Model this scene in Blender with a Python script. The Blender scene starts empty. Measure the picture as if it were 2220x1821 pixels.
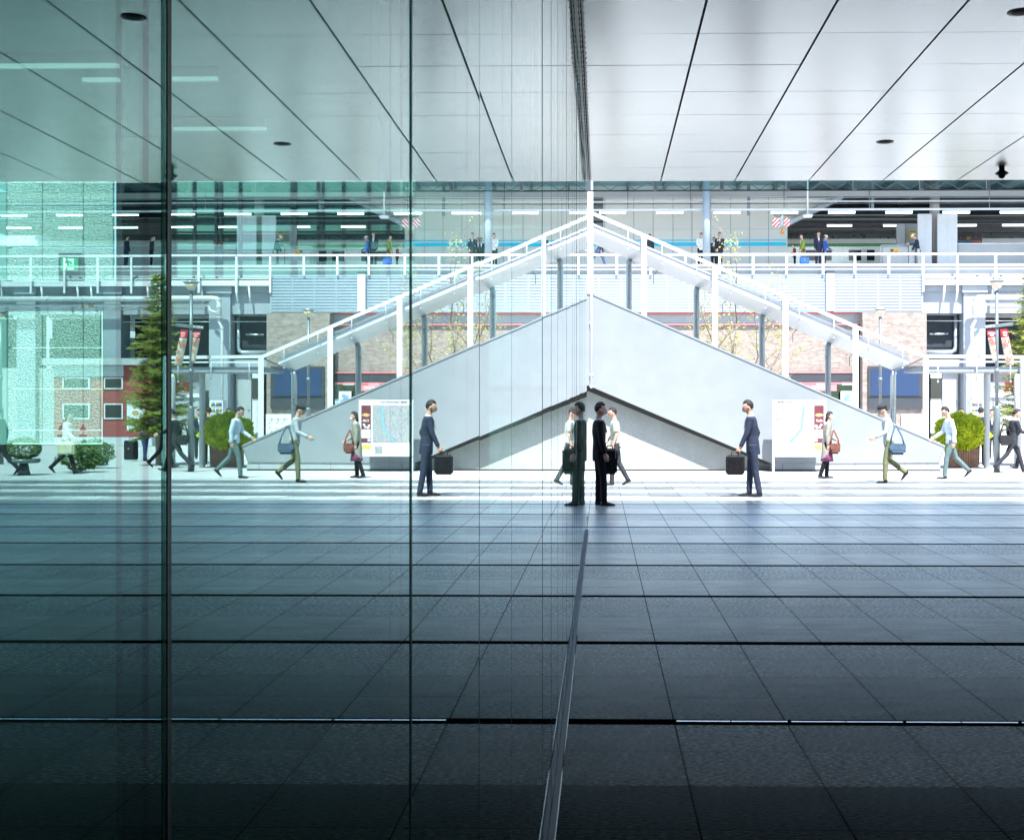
import bpy, bmesh, math, random
from mathutils import Vector, Matrix
random.seed(7)
scene = bpy.context.scene
COL = scene.collection
R = math.radians
# ---------------------------------------------------------------- camera
F, CX, CY, YAW, EYE = 2885.0, 1249.0, 898.0, 0.019, 1.5
cam_d = bpy.data.cameras.new('camera')
cam = bpy.data.objects.new('camera', cam_d); COL.objects.link(cam)
cam.location = (0, 0, EYE); cam.rotation_euler = (R(90), 0, YAW)
cam_d.sensor_width = 36; cam_d.lens = 36*F/2220
cam_d.shift_x = -(CX-1110)/2220; cam_d.shift_y = -(910.5-CY)/2220
cam_d.clip_start = 0.02; cam_d.clip_end = 2000
scene.camera = cam
SN, CS = math.sin(YAW), math.cos(YAW)
# ---------------------------------------------------------------- light
SUN_EL, SUN_AZ = R(60), math.atan2(0.27, -1.0)     # direction towards the sun, seen from above: behind the camera, a little right
sx, sy = 0.27/math.hypot(.27, 1)*math.cos(SUN_EL), -1/math.hypot(.27, 1)*math.cos(SUN_EL)
sdir = Vector((sx, sy, math.sin(SUN_EL)))
sun_d = bpy.data.lights.new('sun', 'SUN'); sun_d.energy = 4.6; sun_d.angle = R(0.5); sun_d.color = (1, .985, .955)
sun = bpy.data.objects.new('sun', sun_d); COL.objects.link(sun)
sun.rotation_euler = sdir.to_track_quat('Z', 'Y').to_euler(); sun.location = (0, -10, 40)
w = bpy.data.worlds.new('World'); scene.world = w; w.use_nodes = True
nt = w.node_tree; nt.nodes.clear()
sk = nt.nodes.new('ShaderNodeTexSky'); sk.sky_type = 'NISHITA'; sk.sun_disc = False
sk.sun_elevation = SUN_EL; sk.sun_rotation = math.atan2(sdir.x, sdir.y)
bg = nt.nodes.new('ShaderNodeBackground'); bg.inputs[1].default_value = 0.13
wo = nt.nodes.new('ShaderNodeOutputWorld')
nt.links.new(sk.outputs[0], bg.inputs[0]); nt.links.new(bg.outputs[0], wo.inputs[0])
scene.view_settings.view_transform = 'Standard'; scene.view_settings.look = 'None'
scene.view_settings.exposure = 1.8; scene.view_settings.gamma = 1
cy = scene.cycles
cy.max_bounces = 10; cy.transparent_max_bounces = 24; cy.glossy_bounces = 6; cy.diffuse_bounces = 5
cy.use_denoising = True; cy.sample_clamp_indirect = 8; cy.caustics_reflective = False; cy.caustics_refractive = False
# ---------------------------------------------------------------- helpers
def wpt(px, py, Y):
    """world point at plane y = Y seen at a pixel of the 2220 px frame (for measuring positions off the photograph)"""
    u = (px-CX)/F; v = (CY-py)/F
    t = Y/(CS+u*SN)
    return Vector((t*(-SN+u*CS), Y, EYE+t*v))
def gpt(px, py):
    d = F*EYE/(py-CY); u = (px-CX)/F
    return Vector((d*(-SN+u*CS), d*(CS+u*SN), 0))
def X(px, Y): return wpt(px, CY, Y).x
def Z(py, Y, px=1500): return wpt(px, py, Y).z

def tag(o, label=None, cat=None, group=None, kind=None):
    if label: o['label'] = label
    if cat: o['category'] = cat
    if group: o['group'] = group
    if kind: o['kind'] = kind
    return o
def empty(name, loc, label=None, cat=None, group=None, rz=0):
    o = bpy.data.objects.new(name, None); COL.objects.link(o); o.location = loc; o.rotation_euler = (0, 0, rz)
    o.empty_display_size = .2
    return tag(o, label, cat, group)
def origin_of(p):
    v = Vector((0, 0, 0))
    while p is not None:
        v += Vector(p.location); p = p.parent
    return v

class MB:
    """collects shapes in world coordinates; build() links them as one mesh object under its parent"""
    def __init__(s): s.v = []; s.f = []; s.sm = []
    def add(s, vs, fs, smooth=False):
        n = len(s.v); s.v += [tuple(v) for v in vs]
        for f in fs: s.f.append(tuple(i+n for i in f)); s.sm.append(smooth)
        return s
    def box(s, x0, x1, y0, y1, z0, z1):
        if x0 > x1: x0, x1 = x1, x0
        if y0 > y1: y0, y1 = y1, y0
        if z0 > z1: z0, z1 = z1, z0
        vs = [(x, y, z) for x in (x0, x1) for y in (y0, y1) for z in (z0, z1)]
        return s.add(vs, [(0,1,3,2),(4,6,7,5),(0,4,5,1),(2,3,7,6),(0,2,6,4),(1,5,7,3)])
    def prism(s, poly, y0, y1):
        """polygon [(x,z)] extruded from y0 to y1"""
        n = len(poly)
        vs = [(x, y0, z) for x, z in poly]+[(x, y1, z) for x, z in poly]
        return s.add(vs, [tuple(range(n)), tuple(range(2*n-1, n-1, -1))]+[(i, i+n, (i+1) % n+n, (i+1) % n) for i in range(n)])
    def loft(s, pts, rad, n=10, up=(0, 1, 0), cap=True):
        """tube through pts; rad items r or (r_side, r_up); smooth"""
        pts = [Vector(p) for p in pts]; rings = []; up = Vector(up)
        for i, p in enumerate(pts):
            a = pts[max(0, i-1)]; b = pts[min(len(pts)-1, i+1)]
            t = (b-a)
            t = t.normalized() if t.length > 1e-9 else Vector((0, 0, 1))
            u = up - t*up.dot(t)
            if u.length < 1e-4: u = Vector((1, 0, 0)) - t*t.x
            if u.length < 1e-4: u = Vector((0, 0, 1)) - t*t.z
            u.normalize(); sd = t.cross(u)
            r = rad[i] if isinstance(rad, (list, tuple)) else rad
            ra, rb = (r if isinstance(r, (list, tuple)) else (r, r))
            rings.append([p+sd*(ra*math.cos(2*math.pi*k/n))+u*(rb*math.sin(2*math.pi*k/n)) for k in range(n)])
        vs = [v for r_ in rings for v in r_]; fs = []
        for i in range(len(rings)-1):
            for k in range(n):
                fs.append((i*n+k, i*n+(k+1) % n, (i+1)*n+(k+1) % n, (i+1)*n+k))
        if cap: fs += [tuple(range(n-1, -1, -1)), tuple(range((len(rings)-1)*n, len(rings)*n))]
        return s.add(vs, fs, True)
    def bar(s, a, b, w, d=None):
        """square bar from a to b"""
        d = d or w; a = Vector(a); b = Vector(b); t = (b-a).normalized()
        u = Vector((0, 1, 0)) - t*t.y
        if u.length < 1e-3: u = Vector((1, 0, 0))
        u.normalize(); q = t.cross(u)
        vs = [p+q*(sx_*w/2)+u*(sy_*d/2) for p in (a, b) for sx_, sy_ in ((-1,-1),(1,-1),(1,1),(-1,1))]
        return s.add(vs, [(3,2,1,0),(4,5,6,7),(0,1,5,4),(1,2,6,5),(2,3,7,6),(3,0,4,7)])
    def ball(s, c, r, n=12, m=8, fn=None):
        c = Vector(c); r = r if isinstance(r, (list, tuple)) else (r, r, r)
        vs = [c+Vector((0, 0, r[2]))]
        for i in range(1, m):
            th = math.pi*i/m
            for k in range(n):
                ph = 2*math.pi*k/n
                d = Vector((math.sin(th)*math.cos(ph), math.sin(th)*math.sin(ph), math.cos(th)))
                q = fn(d) if fn else 1
                vs.append(c+Vector((d.x*r[0]*q, d.y*r[1]*q, d.z*r[2]*q)))
        vs.append(c-Vector((0, 0, r[2])))
        fs = [(0, 1+k, 1+(k+1) % n) for k in range(n)]
        for i in range(m-2):
            for k in range(n):
                a = 1+i*n+k; b = 1+i*n+(k+1) % n
                fs.append((a, a+n, b+n, b))
        L = len(vs)-1
        fs += [(L, L-n+(k+1) % n, L-n+k) for k in range(n)]
        return s.add(vs, fs, True)
    def mesh(s, name, org=Vector((0, 0, 0))):
        me = bpy.data.meshes.new(name)
        me.from_pydata([(a-org.x, b-org.y, c-org.z) for a, b, c in s.v], [], s.f)
        me.polygons.foreach_set('use_smooth', s.sm); me.update()
        return me
    def build(s, name, m, parent=None, bevel=0, fix=True):
        me = s.mesh(name, origin_of(parent))
        if fix:
            bm = bmesh.new(); bm.from_mesh(me); bmesh.ops.recalc_face_normals(bm, faces=bm.faces)
            if bevel: bmesh.ops.bevel(bm, geom=bm.edges[:], offset=bevel, segments=2, affect='EDGES', clamp_overlap=True)
            bm.to_mesh(me); bm.free()
        me.materials.append(m)
        o = bpy.data.objects.new(name, me); COL.objects.link(o)
        if parent is not None: o.parent = parent
        return o
def B(*a): return MB().box(*a)

# ---------------------------------------------------------------- materials
def mat(name, col, rough=.6, metal=0, var=.12, vs=3.0, bump=0, bs=40, spec=.5, emit=None, es=1, fine=0, coat=0):
    m = bpy.data.materials.new(name); m.use_nodes = True
    N = m.node_tree.nodes; Lk = m.node_tree.links; p = N['Principled BSDF']
    p.inputs['Roughness'].default_value = rough; p.inputs['Metallic'].default_value = metal
    p.inputs['Specular IOR Level'].default_value = spec
    c = (col[0], col[1], col[2], 1); p.inputs['Base Color'].default_value = c
    tc = N.new('ShaderNodeTexCoord')
    if var:
        no = N.new('ShaderNodeTexNoise'); no.inputs['Scale'].default_value = vs; no.inputs['Detail'].default_value = 5
        Lk.new(tc.outputs['Object'], no.inputs['Vector'])
        src = no.outputs['Fac']
        if fine:
            n2 = N.new('ShaderNodeTexNoise'); n2.inputs['Scale'].default_value = fine; n2.inputs['Detail'].default_value = 3
            Lk.new(tc.outputs['Object'], n2.inputs['Vector'])
            ad = N.new('ShaderNodeMath'); ad.operation = 'ADD'; Lk.new(src, ad.inputs[0]); Lk.new(n2.outputs['Fac'], ad.inputs[1])
            hf = N.new('ShaderNodeMath'); hf.operation = 'MULTIPLY'; hf.inputs[1].default_value = .5; Lk.new(ad.outputs[0], hf.inputs[0]); src = hf.outputs[0]
        rp = N.new('ShaderNodeMapRange'); rp.inputs[1].default_value = .3; rp.inputs[2].default_value = .7
        rp.inputs[3].default_value = 1-var; rp.inputs[4].default_value = 1+var
        Lk.new(src, rp.inputs[0])
        mx = N.new('ShaderNodeVectorMath'); mx.operation = 'SCALE'; mx.inputs[0].default_value = col
        Lk.new(rp.outputs[0], mx.inputs['Scale']); Lk.new(mx.outputs[0], p.inputs['Base Color'])
        rr = N.new('ShaderNodeMapRange'); rr.inputs[1].default_value = .3; rr.inputs[2].default_value = .7
        rr.inputs[3].default_value = max(0, rough*.85); rr.inputs[4].default_value = min(1, rough*1.15)
        Lk.new(src, rr.inputs[0]); Lk.new(rr.outputs[0], p.inputs['Roughness'])
    if bump:
        nb = N.new('ShaderNodeTexNoise'); nb.inputs['Scale'].default_value = bs; nb.inputs['Detail'].default_value = 6
        Lk.new(tc.outputs['Object'], nb.inputs['Vector'])
        b = N.new('ShaderNodeBump'); b.inputs['Strength'].default_value = bump; b.inputs['Distance'].default_value = .01
        Lk.new(nb.outputs['Fac'], b.inputs['Height']); Lk.new(b.outputs[0], p.inputs['Normal'])
    if emit:
        p.inputs['Emission Color'].default_value = (*emit, 1); p.inputs['Emission Strength'].default_value = es
    if coat: p.inputs['Coat Weight'].default_value = coat
    return m

class G:
    """tiny node-graph writer"""
    def __init__(s, m): s.m = m; s.N = m.node_tree.nodes; s.L = m.node_tree.links
    def math(s, op, a, b=0.0, c=None, clamp=False):
        n = s.N.new('ShaderNodeMath'); n.operation = op; n.use_clamp = clamp
        for i, q in enumerate((a, b, c)):
            if q is None: continue
            if isinstance(q, (int, float)): n.inputs[i].default_value = q
            else: s.L.new(q, n.inputs[i])
        return n.outputs[0]
    def noise(s, vec, scale, detail=4):
        n = s.N.new('ShaderNodeTexNoise'); n.inputs['Scale'].default_value = scale; n.inputs['Detail'].default_value = detail
        s.L.new(vec, n.inputs['Vector']); return n.outputs['Fac']
    def mix(s, f, a, b):
        n = s.N.new('ShaderNodeMix'); n.data_type = 'RGBA'
        for i, q in ((0, f), (6, a), (7, b)):
            if isinstance(q, (int, float)): n.inputs[i].default_value = q
            elif isinstance(q, tuple): n.inputs[i].default_value = (*q[:3], 1)
            else: s.L.new(q, n.inputs[i])
        return n.outputs[2]
    def scale(s, vec, x, y, z):
        n = s.N.new('ShaderNodeMapping'); n.inputs['Scale'].default_value = (x, y, z); s.L.new(vec, n.inputs['Vector']); return n.outputs[0]

ROW, GY0, TILE, WALLX = 2.243/4, 6.50, .545, -0.19
def paving_mat(name='granite_paving', smooth_c=(.165, .170, .150), rough_c=(.31, .318, .285), sheen=1.0):
    m = mat(name, (.2, .2, .2), var=0); g = G(m); p = g.N['Principled BSDF']
    tc = g.N.new('ShaderNodeTexCoord'); V = tc.outputs['Object']
    sp = g.N.new('ShaderNodeSeparateXYZ'); g.L.new(V, sp.inputs[0]); x, y = sp.outputs[0], sp.outputs[1]
    xt = g.math('DIVIDE', g.math('ADD', x, -WALLX), TILE)
    yt = g.math('DIVIDE', g.math('ADD', y, -GY0+400*ROW), ROW)
    fx = g.math('FRACT', g.math('ADD', xt, 100.0)); ry = g.math('FLOOR', yt); fy = g.math('FRACT', yt)
    def edge(fr, w):   # 1 near a joint
        d = g.math('MINIMUM', fr, g.math('SUBTRACT', 1.0, fr)); return g.math('LESS_THAN', d, w)
    q = g.math('FRACT', g.math('DIVIDE', g.math('ADD', ry, .01), 4.0))
    rough_row = g.math('GREATER_THAN', q, .49)          # rows just on the near side of each slot: flamed, lighter
    bay = g.math('FRACT', g.math('DIVIDE', yt, 4.0))
    slot = edge(bay, .027)
    jx = edge(fx, .0068); jy = edge(fy, .0055)
    joint = g.math('MAXIMUM', jx, jy)
    # per-tile tone
    cmb = g.N.new('ShaderNodeCombineXYZ'); g.L.new(g.math('FLOOR', xt), cmb.inputs[0]); g.L.new(ry, cmb.inputs[1])
    wn = g.N.new('ShaderNodeTexWhiteNoise'); wn.noise_dimensions = '2D'; g.L.new(cmb.outputs[0], wn.inputs['Vector'])
    tone = g.math('MULTIPLY_ADD', wn.outputs['Value'], .60, .70)
    gr = g.noise(g.scale(V, 1, 2.6, 1), 34, 10)
    gr2 = g.noise(V, 210, 3)
    bl = g.noise(g.scale(V, .5, 1.6, 1), 3.2, 5)
    st = g.noise(V, .9, 5)
    dirt = g.math('MULTIPLY_ADD', bl, .5, .75)
    grain_r = g.math('MAXIMUM', g.math('MULTIPLY_ADD', gr, 17.0, -7.7), .12); grain_s = g.math('MAXIMUM', g.math('MULTIPLY_ADD', gr, 4.5, -1.3), .2)
    grain = g.math('ADD', g.math('MULTIPLY', rough_row, grain_r), g.math('MULTIPLY', g.math('SUBTRACT', 1.0, rough_row), grain_s))
    grain = g.math('MULTIPLY', grain, g.math('MULTIPLY_ADD', gr2, .8, .6))
    k = g.math('MULTIPLY', g.math('MULTIPLY', grain, dirt), g.math('MULTIPLY', tone, g.math('MULTIPLY_ADD', st, .5, .75)))
    base = g.mix(rough_row, smooth_c, rough_c)
    sc = g.N.new('ShaderNodeVectorMath'); sc.operation = 'SCALE'; g.L.new(base, sc.inputs[0]); g.L.new(k, sc.inputs['Scale'])
    c = g.mix(g.math('MULTIPLY', joint, .95), sc.outputs[0], (.006, .007, .008)); c = g.mix(slot, c, (.006, .006, .006))
    g.L.new(c, p.inputs['Base Color'])
    ro = g.math('ADD', g.math('MULTIPLY_ADD', rough_row, .08, .42), g.math('MULTIPLY_ADD', gr, .25, -.12))
    ro = g.math('MAXIMUM', ro, g.math('MULTIPLY', g.math('MAXIMUM', slot, joint), .9)); g.L.new(ro, p.inputs['Roughness'])
    spc = g.math('MULTIPLY', g.math('SUBTRACT', 1.0, slot), g.math('MULTIPLY_ADD', rough_row, .03, .0)); g.L.new(spc, p.inputs['Specular IOR Level'])
    h = g.math('ADD', g.math('MULTIPLY', gr, g.math('MULTIPLY_ADD', rough_row, .9, .12)), g.math('MULTIPLY', joint, -1.0))
    h = g.math('ADD', h, g.math('MULTIPLY', slot, -4.0))
    b = g.N.new('ShaderNodeBump'); b.inputs['Strength'].default_value = .55; b.inputs['Distance'].default_value = .004
    g.L.new(h, b.inputs['Height']); g.L.new(b.outputs[0], p.inputs['Normal'])
    # polished-by-traffic stone: a sheen that only wakes up at very low viewing angles
    lw = g.N.new('ShaderNodeLayerWeight'); lw.inputs['Blend'].default_value = .5
    fac = g.math('MULTIPLY', g.math('POWER', lw.outputs['Facing'], 15.0), g.math('MULTIPLY_ADD', rough_row, -.85*sheen, 2.7*sheen))
    fac = g.math('MULTIPLY', g.math('MULTIPLY', fac, g.math('SUBTRACT', 1.0, slot)), g.math('MULTIPLY_ADD', joint, -.85, 1.0))
    fac = g.math('MULTIPLY', fac, g.math('MULTIPLY_ADD', g.noise(g.scale(V, .6, 1.5, 1), 5, 5), .7, .65), clamp=True)
    gl = g.N.new('ShaderNodeBsdfGlossy'); gl.inputs['Roughness'].default_value = .30; gl.inputs[0].default_value = (.93, .975, .94, 1)
    b2 = g.N.new('ShaderNodeBump'); b2.inputs['Strength'].default_value = .12; b2.inputs['Distance'].default_value = .004
    g.L.new(h, b2.inputs['Height']); g.L.new(b2.outputs[0], gl.inputs['Normal'])
    mx = g.N.new('ShaderNodeMixShader'); g.L.new(fac, mx.inputs[0]); g.L.new(p.outputs[0], mx.inputs[1]); g.L.new(gl.outputs[0], mx.inputs[2])
    g.L.new(mx.outputs[0], g.N['Material Output'].inputs[0])
    return m
def glass_mat(name, tint, r0=.08, power=5.0):
    """one face of a coated pane: reflection rises towards grazing by Schlick's law, the rest passes through tinted"""
    m = bpy.data.materials.new(name); m.use_nodes = True; g = G(m)
    for n in list(g.N): g.N.remove(n)
    out = g.N.new('ShaderNodeOutputMaterial'); lw = g.N.new('ShaderNodeLayerWeight'); lw.inputs['Blend'].default_value = .5
    f5 = g.math('POWER', lw.outputs['Facing'], power)
    fac = g.math('MULTIPLY_ADD', f5, 1-r0, r0, clamp=True)
    tr = g.N.new('ShaderNodeBsdfTransparent'); tr.inputs[0].default_value = (*tint, 1)
    gl = g.N.new('ShaderNodeBsdfGlossy'); gl.inputs['Roughness'].default_value = 0.0
    g.L.new(g.mix(g.math('MULTIPLY_ADD', lw.outputs['Facing'], 3.3, -2.1, clamp=True), (.58, .82, .79), (.95, .985, .98)), gl.inputs[0])
    mx = g.N.new('ShaderNodeMixShader'); g.L.new(fac, mx.inputs[0]); g.L.new(tr.outputs[0], mx.inputs[1]); g.L.new(gl.outputs[0], mx.inputs[2])
    g.L.new(mx.outputs[0], out.inputs[0]); return m
def brick_mat(name, c1, c2, mortar, bw=.36, bh=.085, rough=.75):
    m = mat(name, c1, rough, var=0); g = G(m); p = g.N['Principled BSDF']
    tc = g.N.new('ShaderNodeTexCoord'); sp = g.N.new('ShaderNodeSeparateXYZ'); g.L.new(tc.outputs['Object'], sp.inputs[0])
    cb = g.N.new('ShaderNodeCombineXYZ'); g.L.new(g.math('ADD', sp.outputs[0], sp.outputs[1]), cb.inputs[0]); g.L.new(sp.outputs[2], cb.inputs[1])
    bt = g.N.new('ShaderNodeTexBrick'); g.L.new(cb.outputs[0], bt.inputs['Vector'])
    bt.inputs['Color1'].default_value = (*c1, 1); bt.inputs['Color2'].default_value = (*c2, 1); bt.inputs['Mortar'].default_value = (*mortar, 1)
    bt.inputs['Scale'].default_value = 1; bt.inputs['Brick Width'].default_value = bw; bt.inputs['Row Height'].default_value = bh
    bt.inputs['Mortar Size'].default_value = .009; bt.inputs['Bias'].default_value = -.1
    n = g.noise(cb.outputs[0], 4, 6)
    c = g.mix(g.math('MULTIPLY_ADD', n, 1.2, -.35, clamp=True), bt.outputs[0], (.15, .10, .075))
    n2 = g.noise(g.scale(cb.outputs[0], 1, 3, 1), 3.1, 3)
    c = g.mix(g.math('MULTIPLY_ADD', n2, 3.0, -1.6, clamp=True), c, (.06, .06, .068))
    g.L.new(c, p.inputs['Base Color'])
    b = g.N.new('ShaderNodeBump'); b.inputs['Strength'].default_value = .5; b.inputs['Distance'].default_value = .02; b.invert = True
    g.L.new(bt.outputs['Fac'], b.inputs['Height']); g.L.new(b.outputs[0], p.inputs['Normal'])
    return m
def leaf_mat(name, a, b_, scale=2.5):
    m = bpy.data.materials.new(name); m.use_nodes = True; g = G(m); p = g.N['Principled BSDF']; out = g.N['Material Output']
    geo = g.N.new('ShaderNodeNewGeometry'); tc = g.N.new('ShaderNodeTexCoord')
    n = g.noise(tc.outputs['Object'], scale, 3)
    f = g.math('ADD', g.math('MULTIPLY_ADD', n, 1.2, -.35), g.math('MULTIPLY_ADD', geo.outputs['Random Per Island'], .6, -.15), clamp=True)
    c = g.mix(f, a, b_); g.L.new(c, p.inputs['Base Color']); p.inputs['Roughness'].default_value = .55
    tl = g.N.new('ShaderNodeBsdfTranslucent'); g.L.new(c, tl.inputs[0])
    mx = g.N.new('ShaderNodeMixShader'); mx.inputs[0].default_value = .5
    g.L.new(p.outputs[0], mx.inputs[1]); g.L.new(tl.outputs[0], mx.inputs[2]); g.L.new(mx.outputs[0], out.inputs[0])
    return m
def ceiling_mat():
    m = mat('brushed_aluminium', (.80, .83, .84), .17, .9, var=0); g = G(m); p = g.N['Principled BSDF']
    tc = g.N.new('ShaderNodeTexCoord')
    n = g.noise(g.scale(tc.outputs['Object'], .25, 9, 1), 3, 6); n2 = g.noise(g.scale(tc.outputs['Object'], 1, 14, 1), 14, 4)
    geo = g.N.new('ShaderNodeNewGeometry')
    k = g.math('ADD', g.math('MULTIPLY_ADD', n, .10, .93), g.math('MULTIPLY', geo.outputs['Random Per Island'], .035))
    sc = g.N.new('ShaderNodeVectorMath'); sc.operation = 'SCALE'; sc.inputs[0].default_value = (.50, .53, .535); g.L.new(k, sc.inputs['Scale'])
    g.L.new(sc.outputs[0], p.inputs['Base Color'])
    g.L.new(g.math('MULTIPLY_ADD', n2, .0, .21), p.inputs['Roughness'])
    return m
def granite_mat():
    m = mat('split_face_granite', (.5, .5, .5), .8, var=0); g = G(m); p = g.N['Principled BSDF']
    tc = g.N.new('ShaderNodeTexCoord'); V = g.scale(tc.outputs['Object'], 1, 1, 1.6)
    n = g.noise(V, 36, 3)
    c = g.mix(g.math('MULTIPLY_ADD', n, 2.8, -.9, clamp=True), (.20, .26, .235), (.66, .72, .69)); g.L.new(c, p.inputs['Base Color'])
    b = g.N.new('ShaderNodeBump'); b.inputs['Strength'].default_value = .9; b.inputs['Distance'].default_value = .05
    g.L.new(n, b.inputs['Height']); g.L.new(b.outputs[0], p.inputs['Normal']); return m
def stripe_mat():
    m = mat('red_white_stripes', (1, 1, 1), .5, var=0); g = G(m); p = g.N['Principled BSDF']
    tc = g.N.new('ShaderNodeTexCoord'); sp = g.N.new('ShaderNodeSeparateXYZ'); g.L.new(tc.outputs['Object'], sp.inputs[0])
    d = g.math('FRACT', g.math('MULTIPLY', g.math('SUBTRACT', g.math('ADD', sp.outputs[0], 50.0), sp.outputs[2]), 5.2))
    g.L.new(g.mix(g.math('GREATER_THAN', d, .5), (.75, .75, .75), (.55, .03, .06)), p.inputs['Base Color']); return m
def map_mat():
    m = mat('printed_street_map', (.5, .5, .5), .35, var=0); g = G(m); p = g.N['Principled BSDF']
    tc = g.N.new('ShaderNodeTexCoord'); sp = g.N.new('ShaderNodeSeparateXYZ'); g.L.new(tc.outputs['Object'], sp.inputs[0])
    cb = g.N.new('ShaderNodeCombineXYZ'); g.L.new(sp.outputs[0], cb.inputs[0]); g.L.new(sp.outputs[2], cb.inputs[1])
    vo = g.N.new('ShaderNodeTexVoronoi'); vo.feature = 'DISTANCE_TO_EDGE'; vo.inputs['Scale'].default_value = 9; g.L.new(cb.outputs[0], vo.inputs['Vector'])
    v2 = g.N.new('ShaderNodeTexVoronoi'); v2.inputs['Scale'].default_value = 16; g.L.new(cb.outputs[0], v2.inputs['Vector'])
    c = g.mix(g.math('LESS_THAN', vo.outputs['Distance'], .04), g.mix(.05, (.30, .32, .325), v2.outputs['Color']), (.20, .22, .23))
    n = g.noise(cb.outputs[0], 60, 2)
    c = g.mix(g.math('GREATER_THAN', n, .63), c, (.10, .12, .15)); g.L.new(c, p.inputs['Base Color']); return m

M = {}
M['paving'] = paving_mat(); M['ceil'] = ceiling_mat(); M['granite'] = granite_mat()
M['glass'] = glass_mat('green_float_glass', (.60, .86, .80), .12, 3.9)
M['clear'] = glass_mat('clear_glass', (.80, .93, .93), .05)
M['brick'] = brick_mat('mixed_brick', (.30, .255, .225), (.20, .165, .145), (.26, .25, .24))
M['plaza'] = mat('pale_plaza_stone', (.44, .44, .44), .8, vs=1.5, var=.1, fine=60)
M['white'] = mat('white_paint', (.60, .62, .64), .4, var=.05)
M['panel'] = mat('pale_grey_panel', (.215, .238, .255), .38, var=.07, vs=.45, fine=2.5)
M['offw'] = mat('off_white_metal', (.46, .49, .51), .4, var=.05)
M['canopyunder'] = mat('canopy_sheet', (.50, .53, .55), .35, var=.04)
M['steel'] = mat('grey_steel_paint', (.15, .18, .19), .38, .3, var=.06)
M['steel_l'] = mat('light_steel', (.34, .39, .42), .3, .4, var=.05)
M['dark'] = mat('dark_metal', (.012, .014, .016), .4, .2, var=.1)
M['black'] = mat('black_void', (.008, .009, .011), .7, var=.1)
M['gasket'] = mat('black_gasket', (.010, .012, .014), .5, var=0)
M['chrome'] = mat('stainless_strip', (.75, .77, .78), .18, 1, var=.08)
M['track'] = mat('floor_track_metal', (.16, .17, .17), .36, 1, var=.15, vs=20)
M['conc'] = mat('fair_faced_concrete', (.27, .295, .285), .8, var=.2, vs=1.6, bump=.25, bs=25, fine=30)
M['conc_l'] = mat('pale_concrete', (.33, .355, .365), .75, var=.08, vs=1.2, fine=20)
M['girder'] = mat('painted_girder', (.27, .305, .34), .55, var=.06, vs=.7)
M['louver'] = mat('louver_blade', (.25, .31, .36), .5, var=.04)
M['beige'] = mat('beige_board', (.74, .75, .71), .6, var=.04, vs=.5)
M['cyan'] = mat('cyan_stripe_paint', (.0, .62, .92), .5, var=.03)
M['siding'] = mat('grey_siding', (.34, .36, .37), .5, var=.05)
M['pink'] = mat('red_trim', (.55, .16, .17), .5, var=.05)
M['fascia'] = mat('charcoal_fascia', (.026, .031, .038), .5, var=.06)
M['red'] = mat('red_sign', (.62, .035, .05), .45, var=.04)
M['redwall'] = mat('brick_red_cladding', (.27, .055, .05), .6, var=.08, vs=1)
M['cream'] = mat('cream_cloth', (.42, .37, .29), .8, var=.05)
M['ink_red'] = mat('red_ink', (.50, .03, .03), .6, var=0)
M['ink'] = mat('dark_ink', (.05, .05, .07), .6, var=0)
M['wletter'] = mat('white_lettering', (.85, .85, .85), .5, var=0)
M['yellow'] = mat('yellow_sign', (.62, .43, .07), .5, var=.05)
M['orange'] = mat('orange_plastic', (.70, .30, .05), .5, var=.05)
M['maroon'] = mat('maroon_print', (.12, .025, .035), .5, var=.05)
M['blue_l'] = mat('map_river_blue', (.10, .42, .75), .4, var=0)
M['mapface'] = map_mat(); M['stripes'] = stripe_mat()
M['screen'] = mat('blue_display', (.006, .02, .06), .3, var=0, emit=(.02, .09, .26), es=.12)
M['tube'] = mat('fluorescent_tube', (.9, .9, .9), .4, var=0, emit=(.92, 1, .97), es=2.2)
M['strip'] = mat('ceiling_strip_light', (.9, .9, .9), .4, var=0, emit=(.9, 1, .97), es=.2)
M['exit'] = mat('exit_sign_green', (.02, .3, .12), .4, var=0, emit=(.02, .42, .13), es=.12)
M['exitw'] = mat('exit_sign_white', (.7, .9, .7), .4, var=0, emit=(.55, .9, .55), es=.12)
M['train_s'] = mat('brushed_train_steel', (.48, .52, .54), .3, .7, var=.04)
M['train_w'] = mat('train_white_band', (.75, .78, .80), .35, var=.03)
M['green_p'] = mat('train_green_stripe', (.06, .36, .12), .4, var=.03)
M['dglass'] = mat('dark_window_glass', (.015, .022, .026), .06, 0, var=0, spec=.6)
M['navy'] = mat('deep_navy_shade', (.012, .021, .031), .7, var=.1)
M['roofd'] = mat('station_roof_sheet', (.30, .35, .38), .6, var=.12, vs=1)
M['pipe'] = mat('white_pvc_pipe', (.50, .51, .51), .35, var=.08, vs=2)
M['lampg'] = mat('frosted_lamp_glass', (.68, .58, .42), .35, var=.05)
M['wood'] = mat('planter_wood', (.24, .12, .07), .6, var=.25, vs=8)
M['bark'] = mat('tree_bark', (.20, .175, .15), .85, var=.25, vs=12, bump=.5)
M['frost'] = mat('frosted_panel', (.22, .34, .32), .5, var=.05, vs=.5)
M['carpet'] = mat('lobby_floor', (.035, .045, .043), .7, var=.1, spec=.05)
M['lceil'] = mat('lobby_ceiling', (.75, .82, .80), .6, var=.05)
M['leaf_y'] = leaf_mat('young_leaf', (.30, .32, .08), (.50, .42, .20), 1.5)
M['leaf_b'] = leaf_mat('box_leaf', (.50, .60, .03), (.90, .92, .10), 3)
M['leaf_c'] = leaf_mat('conifer_needle', (.08, .13, .02), (.46, .48, .10), 1.5)
M['leaf_h'] = leaf_mat('hedge_leaf', (.08, .17, .04), (.26, .36, .12), 4)
SKIN = mat('skin', (.50, .30, .22), .5, var=.05, vs=8)
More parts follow.
